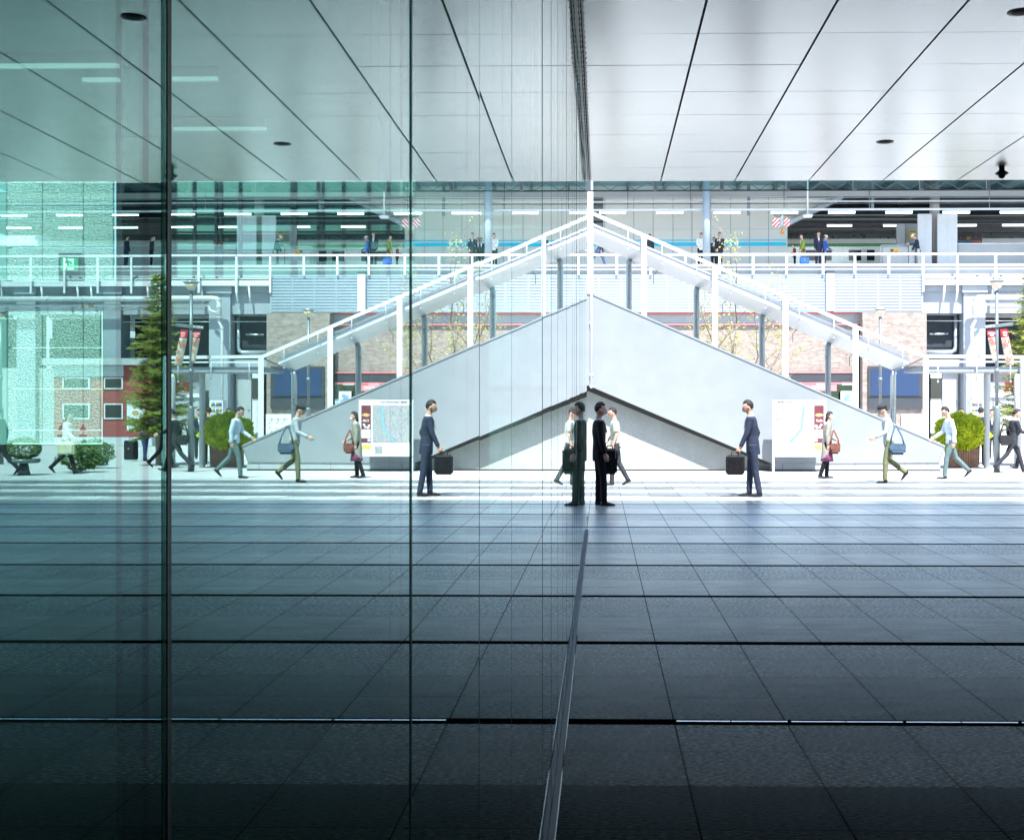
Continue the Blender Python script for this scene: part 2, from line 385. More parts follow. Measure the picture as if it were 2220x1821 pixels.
HAIR = mat('black_hair', (.012, .010, .010), .75, var=.2, vs=30)
def cloth(name, c): return mat(name, c, .85, var=.16, vs=7, bump=1.0, bs=16, spec=.2)
C = dict(black=cloth('black_suit_wool', (.007, .008, .011)), navy=cloth('navy_suit_wool', (.022, .030, .055)), dgrey=cloth('charcoal_cloth', (.03, .033, .04)),
  white=cloth('white_shirt_cotton', (.72, .73, .75)), lblue=cloth('pale_blue_shirt', (.50, .60, .68)), taupe=cloth('taupe_coat', (.26, .25, .21)),
  khaki=cloth('khaki_cotton', (.14, .15, .08)), grey=cloth('grey_shirt', (.33, .37, .39)), sage=cloth('sage_linen', (.33, .37, .31)),
  green=cloth('olive_green_coat', (.20, .27, .05)), blue=cloth('blue_jacket', (.03, .10, .42)), jeans=cloth('blue_denim', (.04, .07, .16)),
  teal=cloth('grey_green_trousers', (.10, .15, .15)), purple=cloth('purple_skirt', (.16, .05, .10)), brown=cloth('brown_leather', (.16, .06, .045)),
  stripe=cloth('striped_lilac_shirt', (.30, .22, .32)), lgrey=cloth('light_grey_trousers', (.38, .39, .38)), red=cloth('dark_red_jumper', (.20, .03, .04)), yel=cloth('pale_yellow_cloth', (.62, .60, .42)))
LEATHER = mat('black_leather', (.010, .010, .012), .3, var=.1, vs=20)

def text(s, size, pos, m, parent, name='lettering', align='CENTER', ext=.004, rotz=0, roty=0, squash=1):
    cu = bpy.data.curves.new('tmp', 'FONT'); cu.body = s; cu.size = size; cu.extrude = ext; cu.align_x = align; cu.align_y = 'CENTER'
    to = bpy.data.objects.new('tmp', cu); COL.objects.link(to)
    dg = bpy.context.evaluated_depsgraph_get(); me = bpy.data.meshes.new_from_object(to.evaluated_get(dg))
    bpy.data.objects.remove(to); bpy.data.curves.remove(cu)
    me.transform(Matrix.Rotation(rotz, 4, 'Z') @ Matrix.Rotation(roty, 4, 'Y') @ Matrix.Rotation(R(90), 4, 'X') @ Matrix.Scale(squash, 4, (1, 0, 0)))
    me.transform(Matrix.Translation(Vector(pos)-origin_of(parent)))
    me.materials.clear(); me.materials.append(m); me.name = name
    o = bpy.data.objects.new(name, me); COL.objects.link(o); o.parent = parent
    return o
def clone(root, loc, label=None, group=None):
    r = root.copy(); COL.objects.link(r); r.location = loc
    if label: r['label'] = label
    if group: r['group'] = group
    for ch in list(root.children):
        c = ch.copy(); COL.objects.link(c); c.parent = r
        for g_ in list(ch.children):
            d = g_.copy(); COL.objects.link(d); d.parent = c
    return r
# ================================================================ SETTING
CEIL_Z, EDGE_Y, MOD = EYE+3.07, 17.56, .972
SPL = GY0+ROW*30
tag(MB().add([(-60, -25, 0), (60, -25, 0), (60, SPL, 0), (-60, SPL, 0)], [(0, 1, 2, 3)]).build('paving', M['paving'], fix=False), kind='structure')
tag(MB().add([(-60, SPL, 0), (60, SPL, 0), (60, 30.6, 0), (-60, 30.6, 0)], [(0, 1, 2, 3)]).build('sunlit_paving', paving_mat('sunlit_granite_copy', (.115, .135, .155), (.42, .43, .43), .30), fix=False), kind='structure')  # lighter paving copy past the sun edge: sunlight put into its colour
tag(MB().add([(-400, 30.6, -.004), (400, 30.6, -.004), (400, 700, -.004), (-400, 700, -.004)], [(0, 1, 2, 3)]).build('plaza_ground', M['plaza'], fix=False), kind='structure')
tag(MB().add([(-400, -300, -.02), (400, -300, -.02), (400, 30.6, -.02), (-400, 30.6, -.02)], [(0, 1, 2, 3)]).build('ground', M['plaza'], fix=False), kind='structure')
# stainless strip laid in the slot nearest the camera
x = WALLX+TILE*1.02
m_ = MB(); k = 0
while x < 6:
    L = .272 if k % 2 else .262
    m_.box(x, x+L, GY0-.012, GY0+.006, .001, .006); x += L+.006+(.012 if k % 2 else 0); k += 1
tag(m_.build('drain_strip', M['chrome']), 'bright stainless strip set in the nearest dark slot of the paving', 'drain strip')

# ---- office building: ceiling of the covered way, upper wall, added unseen rear and side walls
off = empty('office_building', (4, 0, 0), 'office building with a pale metal panel ceiling over a dark covered walkway', 'building')
pm = MB()
for i in range(-1, 15):
    for j in range(0, 30):
        x0 = WALLX+i*MOD; y1 = EDGE_Y-j*MOD-.001
        if i < 0: continue
        h0 = random.uniform(-.0011, .0011); h1 = random.uniform(-.0011, .0011); h2 = random.uniform(-.0011, .0011)
        a = (x0+.010 if i else x0+.055, x0+MOD-.010, y1-MOD+.008, y1)
        vs = [(a[0], a[2], CEIL_Z+h0), (a[1], a[2], CEIL_Z+h1), (a[1], a[3], CEIL_Z+h2), (a[0], a[3], CEIL_Z+h0+h2-h1)]
        vs += [(p_[0], p_[1], CEIL_Z+.03) for p_ in vs]
        pm.add(vs, [(3, 2, 1, 0), (4, 5, 6, 7), (0, 1, 5, 4), (1, 2, 6, 5), (2, 3, 7, 6), (3, 0, 4, 7)])
pm.build('ceiling_panels', M['ceil'], off)
B(WALLX, 14, -12, EDGE_Y-.01, CEIL_Z+.05, CEIL_Z+.12).build('ceiling_void', M['black'], off)
B(WALLX, 14, EDGE_Y-.3, EDGE_Y-.002, CEIL_Z+.125, 9.9).build('upper_wall', M['panel'], off)
B(WALLX, 14, -12, EDGE_Y-.31, 9.6, 9.88).build('roof', M['panel'], off)
B(14.01, 14.3, -12, EDGE_Y, 0, 9.9).build('unseen_side_wall', M['dark'], off)  # side and rear walls: out of view, added to keep light off the floor
B(-16, 14.3, -12.4, -12.01, 0, 9.9).build('unseen_rear_wall', M['dark'], off)
# head channel along the glass
hc = MB(); hc.box(WALLX-.02, WALLX+.012, -2, EDGE_Y-.02, CEIL_Z-.004, CEIL_Z+.04); hc.box(WALLX+.020, WALLX+.028, -2, EDGE_Y-.02, CEIL_Z-.006, CEIL_Z+.04)
hc.box(WALLX+.04, WALLX+.052, -2, EDGE_Y-.02, CEIL_Z-.004, CEIL_Z+.03)
hc.build('head_channel', M['track'], off)
br = MB(); yy = 3.0
while yy < EDGE_Y-.1: br.box(WALLX+.012, WALLX+.064, yy, yy+.012, CEIL_Z-.003, CEIL_Z+.02); yy += .16
br.build('channel_clips', M['dark'], off)  # row of small separate clips along the head channel
for k, yy in enumerate((5.38, 10.23, 15.08)):
    t = empty('downlight', (3.2, yy, CEIL_Z), ['unlit black downlight in the metal ceiling above and behind the photographer', 'black oval downlight cut off by the top corner of the picture', 'black oval downlight nearest the front edge of the ceiling'][k], 'downlight', 'downlights in the metal ceiling')
    MB().loft([(3.2, yy, CEIL_Z-.006), (3.2, yy, CEIL_Z-.003)], [.095, .1], 24).build('rim', M['dark'], t)
    MB().loft([(3.2, yy, CEIL_Z-.009), (3.2, yy, CEIL_Z-.0065)], [.06, .07], 24).build('recess', M['black'], t)
t = empty('dome_camera', (5.0, 16.72, CEIL_Z), 'black dome security camera hanging under the front edge of the ceiling', 'security camera')
MB().loft([(5, 16.72, CEIL_Z), (5, 16.72, CEIL_Z-.035), (5, 16.72, CEIL_Z-.06)], [.035, .04, .085], 20).build('mount', M['dark'], t)
MB().loft([(5, 16.72, CEIL_Z-.06), (5, 16.72, CEIL_Z-.085)], [.085, .065], 20).build('housing', M['dark'], t)
MB().ball((5, 16.72, CEIL_Z-.085), (.05, .05, .048), 18, 12).build('dome', M['dglass'], t)
# glazed smoke screen beyond the ceiling edge, hung on brackets
gy = 19.1; zb = Z(412, gy)
t = empty('glass_fascia', (3, gy, zb), 'strip of hung glass with beige brackets just beyond the ceiling edge', 'glass fascia')
sp_ = 143.2*gy/F; x0 = X(1420.5, gy)
B(-.6, 12, gy, gy+.012, zb, zb+.9).build('pane', M['clear'], t)
B(-.6, 12, gy-.008, gy+.02, zb-.016, zb-.002).build('bottom_edge', M['dark'], t)
B(-.6, 12, gy-.02, gy+.06, zb+.9, zb+1.0).build('top_rail', M['steel'], t)
for k in range(-1, 12):
    xx = x0+k*sp_
    b = B(xx-.026, xx+.026, gy-.05, gy-.01, zb-.012, zb+.9).build('bracket', mat('beige_bracket', (.62, .62, .54), .5, var=.05) if k == -1 else bpy.data.materials['beige_bracket'], t)

# ---- glass wall on the left: panes stand one behind the other along the covered way
gw = empty('glass_wall', (WALLX, 8, 0), 'long green glass wall of tall panes mirroring the plaza, dark seams between them', 'glass wall')
bounds = [-1.65, -.905, -.162, .581, 1.3246, 2.067, 2.81, 3.553]
while bounds[-1] < 16.5: bounds.append(bounds[-1]+.743)
bounds[-1] = 17.3
off_u = {2: .0017, 3: .0017}
for i in range(len(bounds)-1):
    y0, y1 = bounds[i]+.001, bounds[i+1]-.001
    a = off_u.get(i, random.uniform(-.0007, .0007)) + (.0012 if i == 4 else 0)
    tl = random.uniform(-.0006, .0006); w2 = random.uniform(-.0009, .0009)
    ym = (y0+y1)/2; vs = []; fs = []
    H = CEIL_Z+.03; n = 2
    for s_, xo in ((0, 0), (1, -.010)):
        for k_ in range(n+1):
            yy = y0+(y1-y0)*k_/n
            # a positive = face turns a little towards the covered way's far end
            xx = WALLX+xo-(yy-ym)*(a+(w2 if s_ else 0))
            vs += [(xx, yy, .012), (xx+tl*H, yy, H)]
    for s_ in (0, 1):
        o_ = s_*(n+1)*2
        for k_ in range(n):
            q = (o_+2*k_, o_+2*k_+2, o_+2*k_+3, o_+2*k_+1)
            fs.append(q if s_ == 0 else q[::-1])
    MB().add(vs, fs, False).build('pane', M['glass'], gw, fix=False)
for i, y in enumerate(bounds[1:-1]):
    wd = .0026 if y < 1 else (.003 if y < 3 else (.0028 if y < 6 else .0014))
    B(WALLX-.0003, WALLX+.0004, y-wd, y+wd, .012, CEIL_Z).build('gasket', M['gasket'], gw)
B(WALLX-.03, WALLX-.008, -2, 17.3, 0.001, .02).build('sill', M['dark'], gw)
tr = MB(); tr.box(WALLX+.001, WALLX+.022, -2, 17.3, .001, .004); tr.build('track_groove', M['gasket'], gw)
wob = MB()
pts = [(WALLX+.026+math.sin(y*1.3)*.0006, y, .008) for y in [(-2+k*.5) for k in range(39)]]
wob.loft(pts, .0038, 6); wob.build('floor_track', M['track'], gw)

# ---- inside the glass: lobby
lob = empty('lobby', (-6, 10, 0), 'dim lobby seen through the green glass wall', 'lobby interior')
B(-16, WALLX-.05, -12, EDGE_Y, CEIL_Z+.02, CEIL_Z+.3).build('lobby_ceiling', M['lceil'], lob)
B(-16.3, -16, -12, 22, 0, 9).build('unseen_side_wall', M['navy'], lob)
B(-15.9, -.2, -11.9, 19.5, .004, .008).build('lobby_floor', M['carpet'], lob)
by = 19.9
B(X(372, by), X(1060, by), by, by+.2, 0, Z(600, by)).build('back_wall', M['black'], lob)
B(X(252, by), X(372, by), by, by+.2, 0, 9).build('dark_pier', M['black'], lob)
B(X(-260, by), X(252, by), by-.05, by+.2, Z(672, by), Z(608, by)).build('mezzanine_edge', M['navy'], lob)
B(X(-260, by), X(14, by), by, by+.2, 0, 9).build('end_wall', M['frost'], lob)
B(X(222, by), X(252, by), by+.01, by+.2, 0, Z(672, by)).build('slot_wall', M['black'], lob)
fw = B(X(372, 20.6), X(900, 20.6), 20.6, 20.7, Z(600, 20.6)-.2, 9.3).build('frosted_wall', M['frost'], lob)
mm = MB()
for px in (420, 468, 478, 520, 633, 640, 690, 700, 745, 800, 842): mm.box(X(px, 20.5)-.02, X(px, 20.5)+.02, 20.5, 20.59, Z(600, 20.6), 8)
for py in (425, 462, 500, 540): mm.box(X(372, 20.5), X(900, 20.5), 20.52, 20.58, Z(py, 20.5)-.012, Z(py, 20.5)+.012)
mm.build('mullions', M['navy'], lob)
# slim dark column behind the second pane
cy_ = 2.55
t = empty('lobby_column', (X(310, cy_), cy_, 0), 'slim dark column standing close behind the glass at the left', 'column')
B(X(264, cy_), X(352, cy_), cy_, cy_+.05, 0, CEIL_Z).build('shaft', M['black'], t)
B(X(262, cy_), X(354, cy_), cy_-.01, cy_+.06, 0, .1).build('base_plate', M['steel'], t)
def granite(px0, px1, z0, z1, label, cut=None):
    t = empty('stone_wall', (X((px0+px1)/2, by), by, z0), label, 'stone wall')
    js = [px0]+[p for p in (97, 185) if px0 < p < px1]+[px1]
    zs = [z1]; z = z1-.72 if z0 > 3 else z1-.55
    while z > z0+.1: zs.append(z); z -= .62
    zs.append(z0)
    for i in range(len(js)-1):
        for j in range(len(zs)-1):
            B(X(js[i], by)+.009, X(js[i+1], by)-.009, by-.08, by-.01, zs[j+1]+.009, zs[j]-.009).build('stone_slab', M['granite'], t)
    return t
granite(20, 250, Z(607, by), 7.2, 'upper band of rough green-tinted granite slabs above the dark mezzanine edge')
granite(22, 222, Z(962, by), Z(673, by), 'lower wall of rough green-tinted granite slabs below the dark mezzanine edge')
ey = 19.6
B(X(-200, by), X(222, by), by-.3, by+.1, .01, Z(964, by)).build('planter_wall', M['navy'], lob)
t = empty('exit_sign', (X(151, ey), ey, Z(590, ey)), 'green running man exit sign in a dark box against the granite', 'exit sign')
B(X(127, ey), X(175, ey), ey, ey+.15, Z(606, ey), Z(546, ey)).build('housing', M['dark'], t)
B(X(132, ey), X(170, ey), ey-.012, ey-.002, Z(584, ey), Z(557, ey)).build('panel', M['exit'], t)
B(X(139, ey), X(161, ey), ey-.016, ey-.013, Z(583, ey), Z(558, ey)).build('door_symbol', M['exitw'], t)
rm = MB(); c = Vector((X(149, ey), ey-.02, Z(571, ey))); s_ = 1/147.
def P2(dx, dz): return (c.x+dx*s_, ey-.021, c.z+dz*s_)
rm.ball(P2(-3, 11), (.016, .004, .016), 10, 6)
for a, b in (((-2, 8), (0, -1)), ((-2, 7), (6, 5)), ((6, 5), (8, 1)), ((-2, 7), (-8, 5)), ((0, -1), (6, -4)), ((6, -4), (12, -4)), ((0, -1), (-3, -7)), ((-3, -7), (-5, -12))):
    rm.bar(P2(*a), P2(*b), .022, .004)
rm.build('running_figure', M['exit'], t)
for k, (a, b, py) in enumerate([(-40, 257, 137), (180, 258, 168), (375, 472, 167), (378, 577, 276)]):
    yy = 2885*(CEIL_Z-.08-EYE)/(898-py)
    t = empty('strip_light', (X((a+b)/2, yy), yy, CEIL_Z-.1), None, 'strip light', 'strip lights on the lobby ceiling')
    t['label'] = ['longest faint strip light on the lobby ceiling at the far left edge', 'short faint strip light just below the longest one', 'short faint strip light right of the thick dark pane seam', 'wide faint strip light lowest on the lobby ceiling'][k]
    B(X(a, yy), X(b, yy), yy-.03, yy+.03, CEIL_Z-.1, CEIL_Z-.07).build('diffuser', M['strip'], t)
    B(X(a, yy), X(b, yy), yy-.045, yy+.045, CEIL_Z-.069, CEIL_Z+.019).build('housing', M['offw'], t)
# triangular safety marks on the lobby door beyond
ty = 19.7
for k, (px, lb) in enumerate(((133, 'brown triangle with a bar under it, the left one of the pair on the granite'), (180, 'brown triangle with a bar under it, the right one of the pair on the granite'))):
    t = empty('door_mark', (X(px, ty), ty, Z(948, ty)), lb, 'door mark', 'triangle marks on the lobby door')
    xx = X(px, ty); MB().prism([(xx-.055, Z(933, ty)), (xx+.055, Z(933, ty)), (xx, Z(919, ty))], ty, ty+.006).build('triangle', M['maroon'], t)
    MB().ball((xx, ty, Z(945, ty)), (.068, .006, .02), 16, 8).build('bar', M['maroon'], t)

# ================================================================ STAIR
SY = 35.3; s1 = SY/F
st = empty('outdoor_staircase', (X(1660, SY), 36.4, 0), 'white covered outdoor staircase with a pale grey side panel rising to the left', 'staircase')
def P(px, py, Y=SY):
    v = wpt(px, py, Y); return (v.x, v.z)
L0 = X(1276, SY)
top = P(1283, 639); tip = P(2048.5, 969); tb = P(2035, 1003); lb_ = P(1673, 1005); lt = P(1276, 836)
# side panel with the landing continuing out of sight behind the glass wall
MB().prism([(L0-3, top[1]), (L0, top[1]), top, tip, tb, lb_, lt, (L0-3, lt[1])], SY, SY+.08).build('side_panel', M['panel'], st)
cap = MB(); cap.bar((top[0], SY+.04, top[1]+.02), (tip[0], SY+.04, tip[1]+.02), .045, .12); cap.bar((L0-3, SY+.04, top[1]+.02), (top[0], SY+.04, top[1]+.02), .045, .12)
cap.build('coping', M['panel'], st)
MB().bar((tip[0]+.003, SY+.03, tip[1]), (tb[0]+.003, SY+.03, tb[1]), .014, .09).build('end_edge', M['steel'], st)
for px in (1790, 1960): 
    z1_ = tip[1]+(tip[0]-X(px, SY))*.431
    B(X(px, SY)-.004, X(px, SY)+.004, SY-.003, SY, tb[1], z1_-.03).build('panel_seam', M['siding'], st)
# stringer below the panel
MB().prism([(lt[0]-3, lt[1]-.002), (lt[0], lt[1]-.002), (lb_[0], lb_[1]-.002+.0), (lb_[0]-.15, lb_[1]-.02), (lt[0], lt[1]-.15), (lt[0]-3, lt[1]-.15)], SY+.12, SY+.30).build('stringer', mat('bronze_stringer', (.018, .017, .015), .5, var=.1), st)
MB().prism([(lt[0]-3, lt[1]-.01), (lt[0], lt[1]-.01), (lb_[0], lb_[1]-.01), (lb_[0]+.02, lb_[1]+.2), (lt[0], lt[1]+.25), (lt[0]-3, lt[1]+.25)], SY+.31, SY+2.0).build('soffit', M['conc'], st)
CY2 = SY+.45
MB().prism([(L0-3, 0), (X(1673, CY2)+.3, 0), (X(1673, CY2)+.3, .12), (L0, lt[1]), (L0-3, lt[1])], CY2, CY2+.2).build('concrete_wall', M['conc'], st)
for px in (1361, 1431, 1501, 1570):
    B(X(px, CY2)-.004, X(px, CY2)+.004, CY2-.003, CY2, 0, max(.2, Z(836+(px-1276)*.4257+22, CY2))).build('wall_seam', M['siding'], st)
B(X(1673, SY), X(2039, SY), SY+.03, SY+2.3, 0, tb[1]-.012).build('plinth', M['conc_l'], st)
for px in (1697, 1854, 1963, 2012): B(X(px, SY)-.005, X(px, SY)+.005, SY+.027, SY+.03, .0, tb[1]-.015).build('plinth_seam', M['ink'], st)
B(L0-3, X(2039, SY), SY+.02, SY+.06, 0.0, .035).build('base_line', M['dark'], st)
stp = MB(); n = 24; xa = X(2030, SY); zt = top[1]-1.05; run = (xa-L0-.3)/n
for k in range(n): stp.box(xa-(k+1)*run, xa-k*run, SY+.09, SY+2.1, max(0, zt*(k+1)/n-.3), zt*(k+1)/n)
stp.box(L0-3, L0+.3, SY+.09, SY+2.1, zt-.2, zt)
stp.build('steps', M['conc_l'], st)
MB().prism([(L0-3, top[1]), (L0, top[1]), top, tip, tb, lb_, lt, (L0-3, lt[1])], SY+2.12, SY+2.2).build('rear_panel', M['panel'], st)
# front posts
ry0 = SY+.19
def railz(px): return Z(463+(px-1285)*.434, ry0) if px < 1999 else Z(775, ry0)
for px in (1280, 1396, 1549.6, 1702, 1853.5, 2005.5):
    z1_ = railz(px) if px > 1300 else 8.3
    B(X(px, ry0)-.072, X(px, ry0)+.072, SY+.09, SY+.118, max(.5, Z(836+(max(px, 1276)-1276)*.4257-25, SY)), z1_+.02).build('post', M['white'], st)
B(X(2217, ry0)-.062, X(2217, ry0)+.062, SY+.12, SY+.24, 0, Z(776, ry0)).build('post', M['white'], st)
# rear posts
RY = SY+2.3
for px, py in ((1363.5, 563), (1510, 622), (1652, 683), (1795, 745), (1936, 806), (2139, 806), (2205, 812)):
    xx = X(px, RY); z1_ = Z(py, RY)
    MB().loft([(xx, RY, 0), (xx, RY, z1_-.1), (xx+.03, RY-.03, z1_)], [.085, .085, .07], 14).build('rear_post', M['steel_l'] if px < 2100 else M['offw'], st)
    if px < 2000:
        MB().bar((xx+.02, RY-.05, z1_), (xx+.45, SY+.35, z1_+.33), .03, .05).build('bracket', M['steel'], st)
# top rail
rl = MB()
rp = [(L0-3, ry0-.02, railz(1285)), (X(1285, ry0), ry0-.02, railz(1285)), (X(2003, ry0), ry0-.02, railz(1998.9)), (X(2221, ry0), ry0-.02, railz(2100))]
for a, b in zip(rp[:-1], rp[1:]): rl.bar(a, b, .085, .085)
rl.build('top_rail', M['white'], st)
MB().bar((X(2008, ry0), ry0, Z(785, ry0)), (X(2221, ry0), ry0, Z(785, ry0)), .04, .05).build('lower_rail', M['white'], st)
# canopy sheet
def slab(p0, p1, th, drop, name, m, ya=SY+.27, yb=SY+2.35):
    (xa_, za), (xb, zb_) = p0, p1
    vs = [(xa_, ya, za), (xb, ya, zb_), (xb, ya, zb_-th), (xa_, ya, za-th), (xa_, yb, za-drop), (xb, yb, zb_-drop), (xb, yb, zb_-drop-th*.5), (xa_, yb, za-drop-th*.5)]
    return MB().add(vs, [(0,1,2,3),(4,7,6,5),(0,4,5,1),(3,2,6,7),(0,3,7,4),(1,5,6,2)]).build(name, m, st)
cA = P(1279, 486, SY+.27); cB = P(1962, 772, SY+.27)
nb = 5; edges = [1279, 1396, 1549.6, 1702, 1853.5, 1975]
for a, b in zip(edges[:-1], edges[1:]):
    za = cA[1]+(cB[1]-cA[1])*(X(a, SY)-X(1279, SY))/(X(1962, SY)-X(1279, SY)); zb_ = cA[1]+(cB[1]-cA[1])*(X(b, SY)-X(1279, SY))/(X(1962, SY)-X(1279, SY))
    slab((X(a, SY)+.003, za), (X(b, SY)-.003, zb_), .15, .16, 'canopy_sheet', M['canopyunder'])
slab((L0-3, cA[1]), (X(1279, SY)-.003, cA[1]), .15, .16, 'canopy_sheet', M['canopyunder'])
slab(P(1998, 795, SY+.27), P(2214, 795, SY+.27), .13, .05, 'canopy_sheet', M['girder'])
MB().bar((X(1279, SY), SY+.25, cA[1]+.02), (X(1975, SY), SY+.25, cB[1]-.02), .05, .03).build('canopy_edge', M['white'], st)
# glass infill between canopy edge and rail posts at the lower end
for k in range(10):
    px = 1361+74.3*k
    if px > 1990: break
    zt_ = railz(px); xx = X(px, ry0)
    h = MB(); h.loft([(xx, ry0-.07, zt_), (xx, ry0-.07, zt_-.52)], .010, 6); h.ball((xx, ry0-.07, zt_-.54), .022, 8, 6); h.build('hanger', M['offw'], st)
for px in (2032, 2116, 2189):
    xx = X(px, ry0); h = MB(); h.loft([(xx, ry0-.07, Z(784, ry0)), (xx, ry0-.07, Z(826, ry0))], .014, 6); h.ball((xx, ry0-.07, Z(828, ry0)), .026, 8, 6); h.build('hanger', M['offw'], st)
for px in (1416, 1565, 1716, 1838):
    xx = X(px, RY); z_ = Z(486+(px-1279)*.42+55, RY); h = MB(); h.loft([(xx+.12, RY-.25, z_+.12), (xx, RY-.25, z_), (xx, RY-.25, z_-.25)], .010, 6); h.build('hook', M['steel'], st)
# drainpipe down the panel
xx = X(1282, SY)
MB().loft([(xx-.12, SY-.04, Z(600, SY)), (xx-.10, SY-.04, Z(612, SY)), (xx, SY-.04, Z(632, SY)), (xx, SY-.04, Z(842, SY))], .028, 10).build('drainpipe', M['white'], st)
for py in (700, 812, 838): B(xx-.04, xx+.04, SY-.075, SY-.001, Z(py+2, SY), Z(py-2, SY)).build('pipe_clip', M['offw'], st)

# ================================================================ MAP BOARD
my = 34.6
t = empty('map_board', (X(1733, my), my, 0), 'white framed street map board with a brown food advert in front of the staircase', 'notice board')
def mb(px0, px1, py0, py1, y0, y1, name, m): return B(X(px0, my), X(px1, my), y0, y1, Z(py1, my), Z(py0, my)).build(name, m, t)
mb(1675, 1791.5, 867, 990, my, my+.12, 'board', M['white'])
mb(1675, 1679, 990.5, 1023, my+.02, my+.09, 'leg', M['white']); mb(1787, 1791, 990.5, 1024, my+.02, my+.09, 'leg', M['white'])
mb(1680, 1761, 879, 959, my-.008, my-.001, 'map', M['mapface'])
rv = MB()
pr = [(1742, 881), (1740, 905), (1737, 930), (1728, 942), (1713, 959)]
for a, b in zip(pr[:-1], pr[1:]): rv.bar((X(a[0], my), my-.012, Z(a[1], my)), (X(b[0], my), my-.012, Z(b[1], my)), .028, .004)
rv.build('river', M['blue_l'], t)
mb(1740, 1757, 968, 984, my-.008, my-.001, 'inset_map', M['mapface'])
mb(1765, 1786, 879, 960, my-.008, my-.001, 'advert', M['maroon'])
ad = MB(); ad.box(X(1766, my), X(1785, my), my-.012, my-.0085, Z(950, my), Z(931, my)); ad.box(X(1766, my), X(1772, my), my-.012, my-.0085, Z(957, my), Z(952, my))
for q in ((1769, 923), (1780, 921), (1777, 926), (1771, 927)): ad.ball((X(q[0], my), my-.011, Z(q[1], my)), (.035, .003, .03), 8, 6)
ad.build('advert_panel', M['white'], t)
MB().ball((X(1776, my), my-.012, Z(900, my)), (.11, .003, .045), 14, 8).build('advert_picture', mat('food_picture', (.45, .28, .12), .5, var=.4, vs=22), t)
mb(1765, 1786, 965, 974, my-.008, my-.001, 'yellow_notice', M['yellow'])
text('Cafe', .09, (X(1776, my), my-.012, Z(912, my)), M['wletter'], t)
text('案内図  INFORMATION MAP', .055, (X(1715, my), my-.006, Z(872, my)), M['steel'], t)
ll = MB()
for r_ in range(5):
    for c_ in range(5):
        ll.box(X(1683+c_*11, my), X(1683+c_*11+random.uniform(5, 9), my), my-.004, my-.001, Z(966.5+r_*4.3, my), Z(965.5+r_*4.3, my))
ll.build('legend_lines', M['siding'], t)

# ================================================================ LAMP POSTS
def lamp(px, Yb, ztop, label, thick=True, arms=False, zt2=None):
    xx = X(px, Yb)
    t = empty('street_lamp', (xx, Yb, 0), label, 'street lamp', 'street lamps on the plaza')
    zj = 1.72
    MB().loft([(xx, Yb, 0), (xx, Yb, zj-.08), (xx, Yb, zj-.02), (xx, Yb, zj)], [.083, .083, .07, .045], 16).build('base', M['steel'], t)
    MB().loft([(xx, Yb, zj), (xx, Yb, ztop-.25)], .045, 14).build('pole', M['steel'], t)
    MB().loft([(xx, Yb, ztop-.20), (xx, Yb, ztop-.02)], [.09, .185], 20).build('diffuser', M['lampg'], t)
    MB().loft([(xx, Yb, ztop-.02), (xx, Yb, ztop+.0), (xx, Yb, ztop+.03)], [.215, .22, .12], 24).build('lamp_hood', M['steel_l'], t)
    c_ = MB(); c_.loft([(xx, Yb, 2.55), (xx, Yb, 2.68)], .062, 12); c_.build('collar', M['steel'], t)
    return t
la = lamp(2161, 34.6, Z(610, 34.6), 'tall grey street lamp carrying two red-topped banners')
lamp(1908.5, 43, Z(671, 43), 'grey street lamp behind the staircase beside the blue screens')
lamp(2589, 40, Z(674, 40), 'grey street lamp seen only mirrored at the far left of the glass')
# banners hang from arms on the first lamp: they are things of their own
ay = 34.55; zr = Z(706, ay)
ar = MB(); xl = X(2161, ay); ar.bar((xl-.33, ay-.02, Z(710, ay)), (xl+.40, ay-.02, Z(703.5, ay)), .085, .02); ar.build('banner_arm', M['steel'], la)
text('MARKET ST', .07, (xl-.19, ay-.035, Z(708.5, ay)), M['wletter'], la, roty=R(-5), squash=.7)
text('SHOPPING', .06, (xl+.22, ay-.035, Z(704.5, ay)), M['siding'], la, roty=R(-5), squash=.7)
def banner(q, label, l1, l2, marks):
    # q: px corners top-left, top-right, bottom-right, bottom-left
    c4 = [P(a, b, ay) for a, b in q]
    t = empty('street_banner', (c4[0][0], ay, c4[3][1]), label, 'banner', 'banners on the street lamp')
    def at(u, v):
        a = Vector(c4[0]).lerp(Vector(c4[1]), u); b = Vector(c4[3]).lerp(Vector(c4[2]), u); return a.lerp(b, v)
    def sheet(v0, v1, name, m, dy):
        n_ = 10; vs = []; fs = []
        for i in range(n_+1):
            for u in (0, .5, 1):
                v = v0+(v1-v0)*i/n_; p_ = at(u, v)
                for d_ in (0, .008): vs.append((p_.x, ay+dy+d_+.03*math.sin(v*4+u*1.5), p_.y))
        for i in range(n_):
            for u in range(2):
                a = i*6+u*2; fs += [(a, a+2, a+8, a+6), (a+1, a+7, a+9, a+3)]
            fs += [(i*6, i*6+6, i*6+7, i*6+1), (i*6+4, i*6+5, i*6+11, i*6+10)]
        fs += [(0, 1, 3, 2), (2, 3, 5, 4), (n_*6, n_*6+2, n_*6+3, n_*6+1), (n_*6+2, n_*6+4, n_*6+5, n_*6+3)]
        MB().add(vs, fs, True).build(name, m, t)
    sheet(0, .235, 'banner_head', M['red'], 0); sheet(.238, 1, 'banner_cloth', M['cream'], 0)
    p_ = at(.5, .11); text(l1, .075, (p_.x, ay-.03, p_.y), M['wletter'], t, squash=.9)
    p_ = at(.5, .18); text(l2, .06, (p_.x, ay-.03, p_.y), M['wletter'], t, squash=.9)
    for (s_, sz, u, v) in marks:
        p_ = at(u, v); text(s_, sz, (p_.x, ay-.035+.03*math.sin(v*4+u*1.5), p_.y), M['ink_red'], t, roty=R(6))
